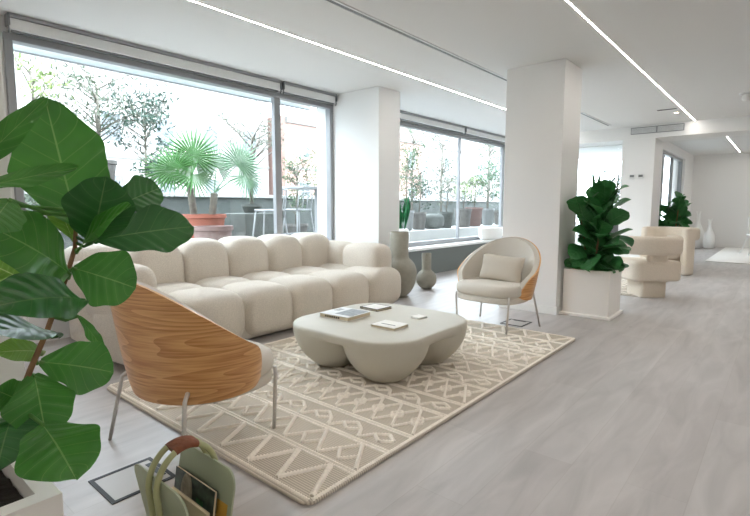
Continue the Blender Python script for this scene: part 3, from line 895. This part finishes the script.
for k, (a, b, w, tilt, curl, mi) in enumerate(LV):
    p0, p1 = at_x(*a), at_x(*b); mid = (p0+p1)/2
    v = (CAMP-mid).normalized()
    nrm = v + right*tilt[0] + upv*tilt[1]
    near = min(fine, key=lambda q: (q+O-p0).length)
    bm = B() if mi else bmd
    nf = len(bm.faces)
    leaf(bm, p0-O, p1-O, w, nrm, curl, .14, .03, k+50, 24, 6, wide=.42 if k == 0 else .54)
    if (near+O-p0).length > .012:
        base = near if (near+O-p0).length < .3 else near
        mid2 = (near + (p0-O))/2 + Vector((0, 0, -.01))
        tube(bm, [near, mid2, p0-O, (p0-O).lerp(p1-O, .06)], .0045, 6)
    if not mi and k in (3, 4, 6, 11, 14, 18):
        bm.faces.ensure_lookup_table()
        for f in bm.faces[nf:]: f.material_index = 1
    if mi: obj('young_leaf', bm, M['leafl'], t, angle='keep')
obj('foliage', bmd, [M['leaf'], M['leafo']], t, angle='keep')

# ================================================================== MAGAZINE RACK
RKX, RKY = -1.378, .708
rk = thing('magazine_rack', 'sage green metal magazine rack with a leather-wrapped loop handle on the floor', 'magazine rack', (RKX, RKY, 0), R(0))
def rack_plate(bm, yb, yt, x0, x1, z0, z1, th=.006):
    o = rrect(x0, x1, z0, z1, .05, 6); rings = []
    for sgn in (-1, 1):
        rings.append([bm.verts.new((x, yb+(yt-yb)*(z-z0)/(z1-z0)+sgn*th/2, z)) for x, z in o])
    n = len(o)
    for k in range(n): bm.faces.new((rings[0][k], rings[0][(k+1) % n], rings[1][(k+1) % n], rings[1][k]))
    bm.faces.new(rings[0][::-1]); bm.faces.new(rings[1])
bm = B(); rack_plate(bm, -.035, -.085, -.16, .16, .03, .30); obj('side_panel', bm, M['sage'], rk, angle=40)
bm = B(); rack_plate(bm, .035, .085, -.16, .16, .03, .30); obj('side_panel', bm, M['sage'], rk, angle=40)
obj('bottom_panel', box(B(), -.15, .15, -.036, .036, .025, .031), M['sage'], rk, smooth=False)
for x in (-.025, .025):
    bm = B(); P_ = []
    for k in range(25):
        a = PI*k/24
        P_.append((x, -.098*math.cos(a)-.0, .26+.115*math.sin(a)))
    P_ = [(x, -.042-.012, .012), (x, -.066-.02, .15)] + P_ + [(x, .066+.02, .15), (x, .042+.012, .012)]
    tube(bm, P_, .0095, 12); obj('handle', bm, M['sageh'], rk)
bm = B(); P_ = []
for k in range(9):
    a = PI*(.38+.24*k/8)
    P_.append((0, -.098*math.cos(a), .26+.115*math.sin(a)))
rings = []
for p, (tx, tz) in zip(P_, [(0, 0)]*9):
    y, z = p[1], p[2]; nl = Vector((0, y/.098**2, (z-.26)/.115**2)).normalized()
    rings.append([bm.verts.new(Vector((0, y, z)) + Vector((1, 0, 0))*(.036*math.copysign(abs(math.cos(q))**.6, math.cos(q))) + nl*(.0125*math.copysign(abs(math.sin(q))**.8, math.sin(q)))) for q in [2*PI*i/20 for i in range(20)]])
for a, b in zip(rings, rings[1:]):
    for k in range(20): bm.faces.new((a[k], a[(k+1) % 20], b[(k+1) % 20], b[k]))
bm.faces.new(rings[0]); bm.faces.new(rings[-1])
obj('grip', bm, M['leather'], rk, angle=50)
def magazine(label, y, tilt, w, h, cov, x=0, deco=None):
    t = thing('magazine', label, 'magazine', (RKX+x, RKY+y, .033), 0, 'magazines in the rack')
    def tl(bm):
        bmesh.ops.rotate(bm, verts=bm.verts, cent=(0, 0, 0), matrix=Matrix.Rotation(R(tilt), 3, 'X')); return bm
    obj('pages', tl(box(B(), -w/2+.002, w/2-.002, -.004, .004, .0, h)), M['pages'], t, smooth=False)
    bm = B(); box(bm, -w/2, w/2, -.0055, -.0041, 0, h+.002); box(bm, -w/2, w/2, .0041, .0055, 0, h+.002)
    obj('cover', tl(bm), M[cov], t, smooth=False)
    if deco: deco(t, tl, w, h)
def dm(t, tl, w, h):
    bm = B(); slab(bm, [(-.05+.035*math.cos(a), .03+.06*math.sin(a)) for a in [2*PI*k/20 for k in range(20)]], 0, .001, .0003, steps=1)
    bmesh.ops.rotate(bm, verts=bm.verts, cent=(0, 0, 0), matrix=Matrix.Rotation(PI/2, 3, 'X'))
    bmesh.ops.translate(bm, verts=bm.verts, vec=(.01, -.0057, h-.085))
    obj('portrait_print', tl(bm), M['magp'], t, smooth=False)
    bm = B(); box(bm, .02, .06, -.0065, -.0057, h-.12, h-.05); obj('leaf_print', tl(bm), M['magg'], t, smooth=False)
    bm = B()
    box(bm, -w/2+.07, -w/2+.10, -.0065, -.0057, h-.03, h-.012)
    obj('title', tl(bm), M['paper'], t, smooth=False)
magazine('dark magazine with a portrait and green print standing in the rack', .018, -9, .235, .20, 'magd', -.015, dm)
magazine('ochre-spined magazine behind the dark one in the rack', .036, -11, .21, .165, 'yellow', .035)
magazine('cream magazine at the front of the rack', -.002, -4, .22, .155, 'pages', .01)

# floor boxes
def floor_box(label, c, w, d, rot=0):
    t = thing('floor_outlet_box', label, 'floor outlet', (c[0], c[1], 0), rot, 'floor outlet boxes')
    bm = B(); e = .016
    box(bm, -w/2, w/2, -d/2, -d/2+e, .0005, .004); box(bm, -w/2, w/2, d/2-e, d/2, .0005, .004)
    box(bm, -w/2, -w/2+e, -d/2+e, d/2-e, .0005, .004); box(bm, w/2-e, w/2, -d/2+e, d/2-e, .0005, .004)
    obj('frame', bm, M['dark'], t, smooth=False)
    obj('lid', box(B(), -w/2+e, w/2-e, -d/2+e, d/2-e, .0005, .0025), M['lid'], t, smooth=False)
    obj('cable_flap', box(B(), -w/2+.05, w/2-.05, d/2-e-.028, d/2-e-.004, .0026, .0045), M['ink'], t, smooth=False)
floor_box('dark framed floor outlet box left of the magazine rack', (-1.955, .79), .235, .25)
floor_box('dark framed floor outlet box beneath the facing lounge chair', (-1.90, 4.335), .22, .24)

# ================================================================== VASES
def vase(label, c, r, rn, h, zc, up):
    t = bmesh.new(); prof = [(.03, 0), (r*.55, .004)]
    for k in range(1, 16):
        a = -PI/2*.82 + (PI/2*.82+R(56))*k/15
        prof.append((r*math.cos(a), zc+(zc*1.025 if a < 0 else up)*math.sin(a)))
    prof += [(rn*1.04, zc+up*.93), (rn, zc+up*1.02), (rn, h-.004), (rn-.004, h), (rn-.012, h), (rn-.014, h-.05), (.02, h-.06)]
    bm = B(); lathe(bm, prof, 40); t.free()
    o = obj('vase', bm, M['clay'], angle=60); o.location = (c[0], c[1], 0)
    tag(o, label, 'vase', 'grey round vases by the window'); return o
vase('tall grey floor vase with a thick neck beside the sofa arm', (-3.575, 4.69, 0), .215, .113, .80, .30, .215)
vase('small grey floor vase with a narrow neck under the window sill', (-3.655, 5.40, 0), .138, .064, .485, .134, .136)

# ================================================================== ON THE SILL
o = B()
prof = [(.30, 0), (.40, .01), (.455, .06), (.475, .14), (.48, .215), (.478, .225), (.465, .225), (.46, .2), (.2, .195)]
lathe(o, prof, 48, (0, 0, 0), 0, .26, 1.0)
o = obj('trough', o, M['whitec'], angle=60); o.location = (-4.463, 8.86, .4625)
tag(o, 'long white oval trough standing on the window sill behind the facing chair', 'trough')
t = thing('potted_plant', 'white round pot with upright emerald leaves on the sill behind the tall vase', 'potted plant', (-4.47, 5.93, .4625))
bm = B(); lathe(bm, [(.05, 0), (.09, .03), (.115, .12), (.118, .2), (.1, .29), (.08, .31), (.07, .3), (.02, .29)], 28); obj('pot', bm, M['whitec'], t)
bm = B(); rn = random.Random(5)
for k in range(14):
    a = k*2.4; r0 = .015+.03*rn.random(); L = rn.uniform(.3, .55)
    p0 = Vector((r0*math.cos(a), r0*math.sin(a), .28)); p1 = p0 + Vector((.10*math.cos(a)*rn.random(), .12*math.sin(a), L))
    leaf(bm, p0, p1, .055, (math.cos(a+1), math.sin(a+1), .2), .03, .2, .01, k, 10, 2)
obj('foliage', bm, M['emer'], t, angle='keep')

# ================================================================== FAR LOUNGE AREA
def arc_band(bm, rx, ry, th, z0, z1, a0, a1, n=40, rnd=.05):
    """upholstered band following an ellipse, cross-section a rounded rectangle"""
    cs = rrect(-th/2, th/2, z0, z1, min(rnd, th/2-.002), 5); rings = []
    for i in range(n+1):
        a = a0+(a1-a0)*i/n
        px_, py_ = rx*math.cos(a), ry*math.sin(a)
        nl = Vector((math.cos(a)/rx, math.sin(a)/ry, 0)).normalized()
        rings.append([bm.verts.new((px_+nl.x*u, py_+nl.y*u, z)) for u, z in cs])
    m_ = len(cs)
    for a, b in zip(rings, rings[1:]):
        for k in range(m_): bm.faces.new((a[k], a[(k+1) % m_], b[(k+1) % m_], b[k]))
    bm.faces.new(rings[0]); bm.faces.new(rings[-1])
def arm_chair(label, loc_, rotz):
    t = thing('boucle_armchair', label, 'armchair', loc_, rotz, 'boucle armchairs at the far window')
    # front = local -y
    bm = B(); arc_band(bm, .32, .30, .14, .53, .75, R(-8), R(188)); obj('backrest', bm, M['boucle2'], t, angle=50)
    bm = B(); slab(bm, rrect(-.30, .30, -.29, .29, .09, 8), .21, .45, .04, steps=5); obj('seat', bm, M['boucle2'], t, angle=60)
    bm = B(); slab(bm, rrect(-.16, .16, -.14, .20, .04, 5), .0, .24, .01); obj('base', bm, M['boucle2'], t, angle=50)
    bm = B(); slab(bm, rrect(-.12, .12, .17, .275, .04, 5), .40, .56, .01); obj('back_support', bm, M['boucle2'], t, angle=50)
    return t
arm_chair('rounded boucle armchair with a floating back band behind the planter', (-1.30, 6.78, .0), R(-138))
def arch_chair(label, loc_, rotz):
    t = thing('boucle_armchair', label, 'armchair', loc_, rotz, 'boucle armchairs at the far window')
    bm = B(); arc_band(bm, .38, .36, .13, .56, .76, R(0), R(180)); 
    obj('backrest', bm, M['boucle2'], t, angle=50)
    for sx in (-1, 1):
        bm = B(); slab(bm, rrect(sx*.38-.065, sx*.38+.065, -.14, .07, .05, 5), 0, .76, .05, steps=5); obj('arm_panel', bm, M['boucle2'], t, angle=60)
    bm = B(); puff(bm, (0, -.06, .36), (.62, .68, .24), 5, 10); obj('seat', bm, M['boucle2'], t)
    bm = B(); slab(bm, rrect(-.22, .22, -.28, .24, .06, 5), 0, .27, .01); obj('base', bm, M['boucle2'], t, angle=50)
    return t
arch_chair('arched boucle armchair standing farther back beside the small fig', (-1.49, 9.42, .0), R(-30))
bm = B(); slab(bm, rrect(-.95, .95, -1.55, 1.55, .03, 3), .001, .012, .004)
for k in range(20):
    y = -1.45+2.9*k/19
    for j in range(12):
        x0 = -.9+.15*j
        rope(bm, (x0, y), (x0+.075, y+.07), .03, .01, .011, .03); rope(bm, (x0+.075, y+.07), (x0+.15, y), .03, .01, .011, .03)
o = obj('rug', bm, [M['weave'], M['rope']]); o.location = (-2.22, 8.12, 0)
tag(o, 'smaller patterned cream rug under the far boucle armchairs', 'rug')
bm = B(); slab(bm, rrect(-1.2, 1.1, 11.75, 16.1, .04, 4), .001, .02, .006)
tag(obj('rug', bm, M['farrug']), 'plain white rug on the floor of the far room', 'rug')
# far vases on the floor by the back wall
def bottle(label, c, h, r):
    bm = B(); lathe(bm, [(r*.7, 0), (r*.95, .03), (r, h*.3), (r*.9, h*.48), (r*.4, h*.66), (r*.26, h*.76), (r*.26, h*.93), (r*.36, h), (r*.28, h), (r*.2, h*.9), (.005, h*.88)], 28)
    o = obj('bottle_vase', bm, M['whitec'], angle=60); o.location = c
    tag(o, label, 'vase', 'white bottle vases by the far wall')
bottle('white bottle vase half hidden by the far armchair, taller of the far pair', (-1.80, 15.6, 0), .98, .15)
bottle('white bottle vase standing free by the far wall, right of the far pair', (-1.52, 15.5, 0), .78, .13)
# side chair at the right edge
t = thing('side_chair', 'white side chair with thin splayed legs at the right edge of the far room', 'chair', (-.42, 14.0, .021), R(20))
bm = B(); arc_band(bm, .24, .24, .03, .62, .86, R(20), R(160), 24, .014); obj('backrest', bm, M['wmetal'], t, angle=50)
bm = B(); slab(bm, rrect(-.23, .23, -.22, .22, .12, 8), .43, .47, .015); obj('seat', bm, M['wmetal'], t, angle=50)
for sx in (-1, 1):
    for sy in (-1, 1):
        bm = B(); tube(bm, [(sx*.28, sy*.27, .0), (sx*.17, sy*.16, .44)], .011, 8); obj('leg', bm, M['wmetal'], t)
    bm = B(); tube(bm, [(sx*.17, .16, .46), (sx*.2, .14, .7)], .009, 8); obj('back_post', bm, M['wmetal'], t)

# ================================================================== OUTSIDE
ZT = .38
struct(obj('terrace_floor', box(B(), -8.2, -4.9, -6, 24, ZT-.2, ZT), M['deck'], smooth=False))
struct(obj('terrace_floor_far', box(B(), -4.9, -2.3, 10.5, 24, ZT-.2, ZT), M['deck'], smooth=False))
pr_ = struct(obj('terrace_parapet', box(B(), -8.0, -7.75, -6, 24, ZT, 1.27), M['parapet'], smooth=False))
obj('coping', box(B(), -8.04, -7.70, -6, 24, 1.27, 1.33, bev=.006), M['coping'], pr_, smooth=False)
struct(obj('terrace_ledge', box(B(), -6.6, -5.8, 5.6, 18, ZT, .61, bev=.006), M['coping'], smooth=False))
struct(obj('terrace_ground_beyond', box(B(), -60, -8.2, -40, 70, -6.2, -6), M['deck'], smooth=False))

def building(label, x0, x1, y0, y1, z0, z1, m, nw, nf, win=True):
    t = thing('building', label, 'building', ((x0+x1)/2, (y0+y1)/2, z0), 0, 'buildings across the street')
    a, b, h = (x1-x0)/2, (y1-y0)/2, z1-z0
    obj('wall', box(B(), -a, a, -b, b, 0, h), M[m], t, smooth=False)
    obj('cornice', box(B(), a, a+.25, -b, b, h-.5, h-.15), M['potg'], t, smooth=False)
    for f in range(nf):
        zz = 1.0+f*3.1
        obj('floor_band', box(B(), a, a+.10, -b, b, zz-.75, zz-.6), M['potg'], t, smooth=False)
        for k in range(nw):
            y = -b+(k+.5)*2*b/nw
            fr = obj('window', box(B(), a, a+.06, y-.55, y+.55, zz, zz+1.6), M['coping'], t, smooth=False)
            obj('pane', box(B(), a+.06, a+.08, y-.45, y+.45, zz+.1, zz+1.5), M['fglass'], fr, smooth=False)
building('long white apartment building across the street behind the palm', -34, -26, -2, 20, -6, 8.5, 'render', 8, 4)
building('pale pink building across the street right of the white block', -33, -25, 20.6, 36, -6, 7.0, 'pink', 5, 4)
building('white building across the street seen through the second window', -36, -26, 36.6, 64, -6, 10, 'render', 8, 5)
building('white building at the far left across the street', -32, -25, -24, -3, -6, 7.2, 'render', 6, 4)

# --- plants outside
def leaves(bm, c, rad, n, size, rn, aspect=.32, up=.3, shell=.35):
    for k in range(n):
        while True:
            d = Vector((rn.uniform(-1, 1), rn.uniform(-1, 1), rn.uniform(-1, 1)))
            if shell < d.length < 1: break
        p = Vector((c[0]+d.x*rad[0], c[1]+d.y*rad[1], c[2]+d.z*rad[2]))
        a = Vector((rn.uniform(-1, 1), rn.uniform(-1, 1), rn.uniform(-1, 1)+up)).normalized()
        s_ = a.orthogonal().normalized(); s_.rotate(Matrix.Rotation(rn.uniform(0, 6.28), 3, a))
        L = size*rn.uniform(.7, 1.3); w = L*aspect
        v = [bm.verts.new(q) for q in (p, p+a*L*.5+s_*w/2, p+a*L, p+a*L*.5-s_*w/2)]
        bm.faces.new(v)
def branchy(bm, base, top, rn, r0, nb, spread, twigs, depth=.35):
    base, top = Vector(base), Vector(top); tips = []
    tube(bm, [base, base.lerp(top, .5)+Vector((rn.uniform(-.02, .02), rn.uniform(-.02, .02), 0)), top], [r0, r0*.75, r0*.55], 8)
    for k in range(nb):
        u = rn.uniform(depth, 1.0); p = base.lerp(top, u); a = k*2.4+rn.uniform(-.4, .4)
        L = spread*rn.uniform(.6, 1.1)*(1.15-.3*u)
        q = p + Vector((math.cos(a)*L, math.sin(a)*L, L*rn.uniform(.4, 1.0)))
        m_ = p.lerp(q, .5)+Vector((0, 0, .06*L))
        tube(bm, [p, m_, q], [r0*.4, r0*.26, r0*.12], 5)
        tips += [m_, q, p.lerp(q, .75)]
        for j in range(twigs):
            e = m_.lerp(q, rn.random()); w = e + Vector((rn.uniform(-1, 1), rn.uniform(-1, 1), rn.uniform(-.2, 1)))*L*.45
            tube(bm, [e, w], [r0*.13, r0*.06], 4); tips += [w, e.lerp(w, .5)]
    return tips
def pot(t, prof, m, soil_r, soil_z):
    bm = B(); lathe(bm, prof, 28); obj('pot', bm, M[m], t, angle=50)
    bm = B(); lathe(bm, [(soil_r, soil_z-.02), (soil_r, soil_z), (.01, soil_z+.01)], 20); obj('soil', bm, M['soil'], t)
def pot_prof(r, h, flare=.8):
    return [(r*flare*.9, 0), (r*flare, .015), (r*.97, h-.06), (r*1.05, h-.05), (r*1.05, h), (r*.93, h), (r*.9, h-.06), (.01, h-.07)]
OG = 'potted plants on the terrace'
def tree_thing(label, p, potr, poth, potm, trunk_h, leafm, barkm, seed, nb, spread, twigs, nleaf, lsize, lsp, depth=.35, r0=.03, aspect=.3, stand=0, name='potted_tree'):
    t = thing(name, label, 'potted plant', p, 0, OG); rn = random.Random(seed)
    if stand:
        bm = B(); lathe(bm, [(potr*.6, 0), (potr*.6, .03), (potr*.25, .05), (potr*.25, stand-.04), (potr*.8, stand-.02), (potr*.8, stand)], 24); obj('pedestal', bm, M['potg'], t, angle=50)
    pot(t, [(r, z+stand) for r, z in pot_prof(potr, poth)], potm, potr*.88, poth-.05+stand)
    bm = B(); tips = branchy(bm, (0, 0, poth-.07+stand), (.03, .02, poth+trunk_h+stand), rn, r0, nb, spread, twigs, depth)
    obj('trunk', bm, M[barkm], t)
    bm = B()
    for tp in tips: leaves(bm, tp, (lsp, lsp, lsp), max(2, int(nleaf*.5)), lsize*.8, rn, aspect, .3, 0)
    obj('foliage', bm, M[leafm], t, smooth=False)
    return t
def on(px_, X, z=ZT):
    p = at_x(px_, 207, X); return (p.x, p.y, z)
# behind the sofa window, from left
tree_thing('bright lime shrub at the far left edge of the wide window', on(38, -7.3), .22, .4, 'potg', 2.0, 'lime', 'barkg', 1, 22, .42, 3, 7, .10, .13, .2)
tree_thing('dusty low shrub with grey leaves behind the near fig at the left', on(40, -6.4), .2, .35, 'stone', .55, 'twig', 'barkg', 12, 14, .3, 3, 8, .08, .11, .1)
tree_thing('airy olive tree in a tall grey urn left of the conifer', on(101, -7.2), .22, .35, 'potg', 1.0, 'olive', 'barkg', 2, 24, .52, 4, 7, .095, .12, .25, .028, .24, 1.0)
tree_thing('blue green shrub tree with drooping sprays left of the fan palm', on(147, -6.9), .24, .42, 'stone', 1.75, 'conif', 'barkg', 3, 30, .46, 4, 8, .105, .11, .2, .024, .26)
tree_thing('slender bare-trunked tree with sparse leaves left of the window mullion', on(252, -6.75, ZT+.625), .16, .15, 'stone', 1.1, 'twig', 'barkg', 4, 18, .62, 6, 6, .06, .12, .5, .034, .35, 0)
tree_thing('bushy shrub behind the white bar table', on(296, -7.2), .22, .4, 'potg', 1.15, 'shrub', 'barkg', 5, 20, .34, 3, 8, .085, .11, .15)
tree_thing('narrow green bamboo clump beside the right edge of the wide window', on(327, -6.6), .2, .4, 'potg', 1.6, 'bamboo', 'barkg', 6, 24, .28, 3, 7, .12, .10, .2, .016, .2)
# stone trough below the bare tree, and pale box
o = obj('stone_planter', box(B(), -.30, .30, -.34, .34, 0, .62, bev=.015), M['stone'], smooth=False); p = on(252, -6.75); o.location = (p[0], p[1], ZT)
tag(o, 'mossy square stone planter below the bare-trunked tree', 'planter')
o = thing('storage_box', 'pale blue grey storage box right of the palm pot', 'box', (*on(225, -7.35)[:2], ZT))
obj('body', box(B(), -.22, .22, -.26, .26, 0, .52, bev=.012), M['acbox'], o, smooth=False)
obj('lid', box(B(), -.23, .23, -.27, .27, .522, .56, bev=.008), M['acbox'], o, smooth=False)
obj('latch', box(B(), .22, .235, .16, .19, .43, .46), M['dark'], o, smooth=False)
# fan palm
p = on(203, -6.3)
t = thing('fan_palm', 'bright green fan palm in a terracotta pot outside the wide window', 'potted plant', p, 0, OG)
pot(t, pot_prof(.30, .62, .75), 'terra', .26, .56)
rn = random.Random(8)
bm = B()
for (bx, by, tx, ty, hh) in ((-.06, -.10, -.04, -.16, .98), (.05, .10, .06, .15, .92)):
    n = 14; tube(bm, [(bx+(tx-bx)*i/n, by+(ty-by)*i/n, .54+(hh-.54)*i/n) for i in range(n+1)], [.055*(1 if i % 2 else .85) for i in range(n+1)], 10)
obj('trunk', bm, M['barkg'], t)
def frond(bm, hub, ctr, rad, nrm, upd, nseg, spread_):
    hub, ctr = Vector(hub), Vector(ctr)
    tube(bm, [hub, hub.lerp(ctr, .5)+Vector((0, 0, .04)), ctr], [.012, .008, .006], 6)
    nrm = Vector(nrm).normalized(); u = (Vector(upd)-nrm*Vector(upd).dot(nrm)).normalized(); s_ = nrm.cross(u)
    for k in range(nseg):
        a = -spread_/2+spread_*k/(nseg-1); d = u*math.cos(a)+s_*math.sin(a)
        da = spread_/(nseg-1)*.42
        L = rad*(1-.12*abs(a)/PI)*rn.uniform(.95, 1.05)
        e0, e1 = u*math.cos(a-da)+s_*math.sin(a-da), u*math.cos(a+da)+s_*math.sin(a+da)
        b0, m0, m1, tp = ctr, ctr+e0*L*.5, ctr+e1*L*.5, ctr+d*L-nrm*L*.06
        mm = ctr+d*L*.5+nrm*.018
        vs = [bm.verts.new(q) for q in (b0, m0, mm, m1, tp)]
        bm.faces.new((vs[0], vs[1], vs[2])); bm.faces.new((vs[0], vs[2], vs[3]))
        bm.faces.new((vs[1], vs[4], vs[2])); bm.faces.new((vs[2], vs[4], vs[3]))
bm, bm2 = B(), B()
H0 = Vector((-.04, -.16, .98)); H1 = Vector((.06, .15, .92))
toc = Vector((.9, -.35, .15))
for hub, ctr, rad, nr, upd, b_ in (
    (H0, (.0, -.12, 1.42), .48, toc, (0, -.1, 1), bm), (H0, (.05, -.42, 1.22), .40, (.9, -.5, .4), (0, -1, .35), bm), (H0, (.16, -.22, 1.16), .42, (.9, -.1, .6), (0, -.7, -.5), bm),
    (H0, (-.25, .05, 1.36), .42, (.8, .1, .3), (0, .5, 1), bm), (H1, (.15, .52, 1.36), .42, (.95, -.2, .1), (0, .55, .8), bm2), (H1, (.2, .58, 1.18), .42, (.9, .1, .3), (0, .8, -.35), bm2),
    (H1, (-.1, .3, 1.32), .38, (.9, 0, .2), (0, .1, 1), bm2), (H0, (-.3, -.4, 1.2), .38, (.8, -.2, .6), (-.2, -1, .1), bm)):
    frond(b_, hub, ctr, rad, nr, upd, 30, R(300))
obj('frond', bm, M['palm'], t, smooth=False); obj('pale_frond', bm2, M['palmp'], t, smooth=False)
# pinkish pot right behind the sofa
t = thing('plant_pot', 'large dusty pink empty pot just outside behind the sofa', 'pot', (*on(212, -5.55)[:2], ZT))
bm = B(); lathe(bm, pot_prof(.24, .48, .78), 28); obj('pot', bm, M['potp'], t, angle=50)
# bar table and stools
p = on(321, -5.75)
t = thing('bar_table', 'white metal bar table outside near the right end of the wide window', 'table', (p[0], p[1], ZT))
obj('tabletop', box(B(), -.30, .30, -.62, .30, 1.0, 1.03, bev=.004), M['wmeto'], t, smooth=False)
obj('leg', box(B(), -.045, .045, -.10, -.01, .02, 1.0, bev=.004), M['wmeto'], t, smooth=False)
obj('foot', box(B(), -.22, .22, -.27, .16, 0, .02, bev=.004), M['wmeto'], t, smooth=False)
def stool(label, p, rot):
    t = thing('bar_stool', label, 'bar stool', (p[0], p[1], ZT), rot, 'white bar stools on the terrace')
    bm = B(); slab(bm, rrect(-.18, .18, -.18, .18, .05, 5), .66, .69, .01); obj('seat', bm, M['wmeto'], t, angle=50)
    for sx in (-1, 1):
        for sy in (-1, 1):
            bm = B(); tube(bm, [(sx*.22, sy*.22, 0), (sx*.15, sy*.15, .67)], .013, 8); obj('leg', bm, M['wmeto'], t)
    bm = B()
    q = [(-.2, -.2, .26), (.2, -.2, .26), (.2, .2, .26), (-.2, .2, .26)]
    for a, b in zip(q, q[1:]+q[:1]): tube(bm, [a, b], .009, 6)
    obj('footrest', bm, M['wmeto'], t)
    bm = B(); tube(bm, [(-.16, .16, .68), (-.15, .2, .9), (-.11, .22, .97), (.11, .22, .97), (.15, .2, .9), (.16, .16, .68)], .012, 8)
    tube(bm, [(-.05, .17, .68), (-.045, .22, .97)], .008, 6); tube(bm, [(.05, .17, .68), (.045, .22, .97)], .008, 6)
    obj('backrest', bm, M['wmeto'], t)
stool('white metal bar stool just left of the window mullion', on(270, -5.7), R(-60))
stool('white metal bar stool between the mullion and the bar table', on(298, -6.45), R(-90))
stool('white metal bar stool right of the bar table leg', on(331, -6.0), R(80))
# outer awning bar
t = thing('awning', 'blue grey rolled awning with hanging valance outside the wide window', 'awning', (-4.98, 2.85, 2.27))
obj('valance', box(B(), -.01, .0, -1.7, 1.7, .125, .24), M['screen'], t, smooth=False)
bm = B(); tube(bm, [(-.06, -1.7, .30), (-.06, 1.7, .30)], .045, 16); obj('roll', bm, M['screen'], t)
obj('front_bar', box(B(), -.02, .012, -1.7, 1.7, .115, .124), M['alu'], t, smooth=False)
# --- second window: pots on the white ledge
PX2 = [(406, .17, .42, 'potw', 'shrub', 1.15, 'tall feathery green shrub in a pale pot at the left edge of the second window', 21, 22, .30),
       (419, .16, .38, 'potg', 'conif', .75, 'grey pot with a wispy blue green bush, second from the left on the ledge', 22, 16, .28),
       (446, .17, .38, 'stone', 'twig', .7, 'dark stone pot with a grey leaved bush left of the thin mullion', 23, 16, .3),
       (463, .21, .45, 'potg', 'lime', .60, 'grey pot with bright lime foliage just right of the thin mullion', 24, 18, .34),
       (474, .22, .48, 'potp', 'shrub', .55, 'large rosy clay pot with low green foliage right of the lime plant', 25, 16, .32),
       (488, .17, .45, 'potw', 'bamboo', 1.1, 'pale pot with an upright airy bamboo near the right window frame', 26, 24, .3),
       (500, .17, .4, 'potg', 'shrub', .95, 'grey pot with a leafy shrub behind the right window frame', 27, 20, .3)]
for px_, r_, h_, pm, lm, th_, lab, sd, nb_, sp_ in PX2:
    tree_thing(lab, on(px_, -6.1, .61), r_, h_, pm, th_, lm, 'barkg', sd, nb_, sp_, 3, 7, .09, .11, .15, .014, .28)
o = obj('covered_pot', B(), M['stone']); bm = B(); puff(bm, (0, 0, .17), (.34, .62, .34), 3.5, 10); bm.to_mesh(o.data); bm.free()
p = on(433, -6.1, .61); o.location = p
o.data.polygons.foreach_set('use_smooth', [True]*len(o.data.polygons))
tag(o, 'low grey covered mound on the ledge between two potted bushes', 'cover')
tree_thing('tall light tree behind the pots seen through the second window', on(441, -7.3), .25, .45, 'stone', 2.1, 'twig', 'barkg', 31, 26, .5, 4, 6, .09, .14, .3)
tree_thing('tall pale green tree left of the others in the second window', on(412, -7.3), .25, .45, 'stone', 2.0, 'shrub', 'barkg', 32, 26, .42, 4, 6, .09, .14, .25)
tree_thing('tall leafy tree at the right of the second window', on(487, -7.3), .25, .45, 'stone', 2.2, 'shrub', 'barkg', 33, 28, .55, 4, 6, .10, .15, .25)
# --- third window: spiky plant and shrub
p = at_y(593, 215, 12.2)
t = thing('spiky_plant', 'spiky yucca with long blades outside the window behind the near column', 'potted plant', (p.x, p.y, ZT), 0, OG)
pot(t, pot_prof(.2, .4), 'potg', .17, .34)
bm = B(); rn = random.Random(9)
for k in range(26):
    a = k*2.4; el = R(rn.uniform(25, 85)); L = rn.uniform(.8, 1.45)
    d = Vector((math.cos(a)*math.cos(el), math.sin(a)*math.cos(el), math.sin(el)))
    leaf(bm, Vector((0, 0, .34))+d*.02, Vector((0, 0, .34))+d*L, .085, (-math.sin(a)*.3+math.cos(a)*-.5, .3, 1), .06, .3, .0, k, 10, 2)
obj('foliage', bm, M['palm'], t, angle='keep')
p = at_y(615, 215, 13.0)
tree_thing('round bluish shrub outside left of the far pillar', (p.x, p.y, ZT), .24, .4, 'potg', 1.1, 'bamboo', 'barkg', 41, 22, .34, 3, 8, .09, .12, .2)

# ================================================================== LIGHT
w = bpy.data.worlds.new('sky'); SC.world = w; w.use_nodes = True
nt = w.node_tree; bg = nt.nodes['Background']
bg.inputs['Color'].default_value = (.80, .90, 1.0, 1); bg.inputs['Strength'].default_value = 7.8
SC.view_settings.view_transform = 'Standard'
SC.view_settings.look = 'None'
SC.view_settings.exposure = 0.62
SC.view_settings.gamma = 1.0
SC.view_settings.use_curve_mapping = False
SC.cycles.max_bounces = 16
SC.cycles.diffuse_bounces = 12
SC.cycles.transparent_max_bounces = 16
SC.cycles.caustics_reflective = False
SC.cycles.caustics_refractive = False
SC.cycles.use_denoising = True
SC.cycles.sample_clamp_indirect = 8
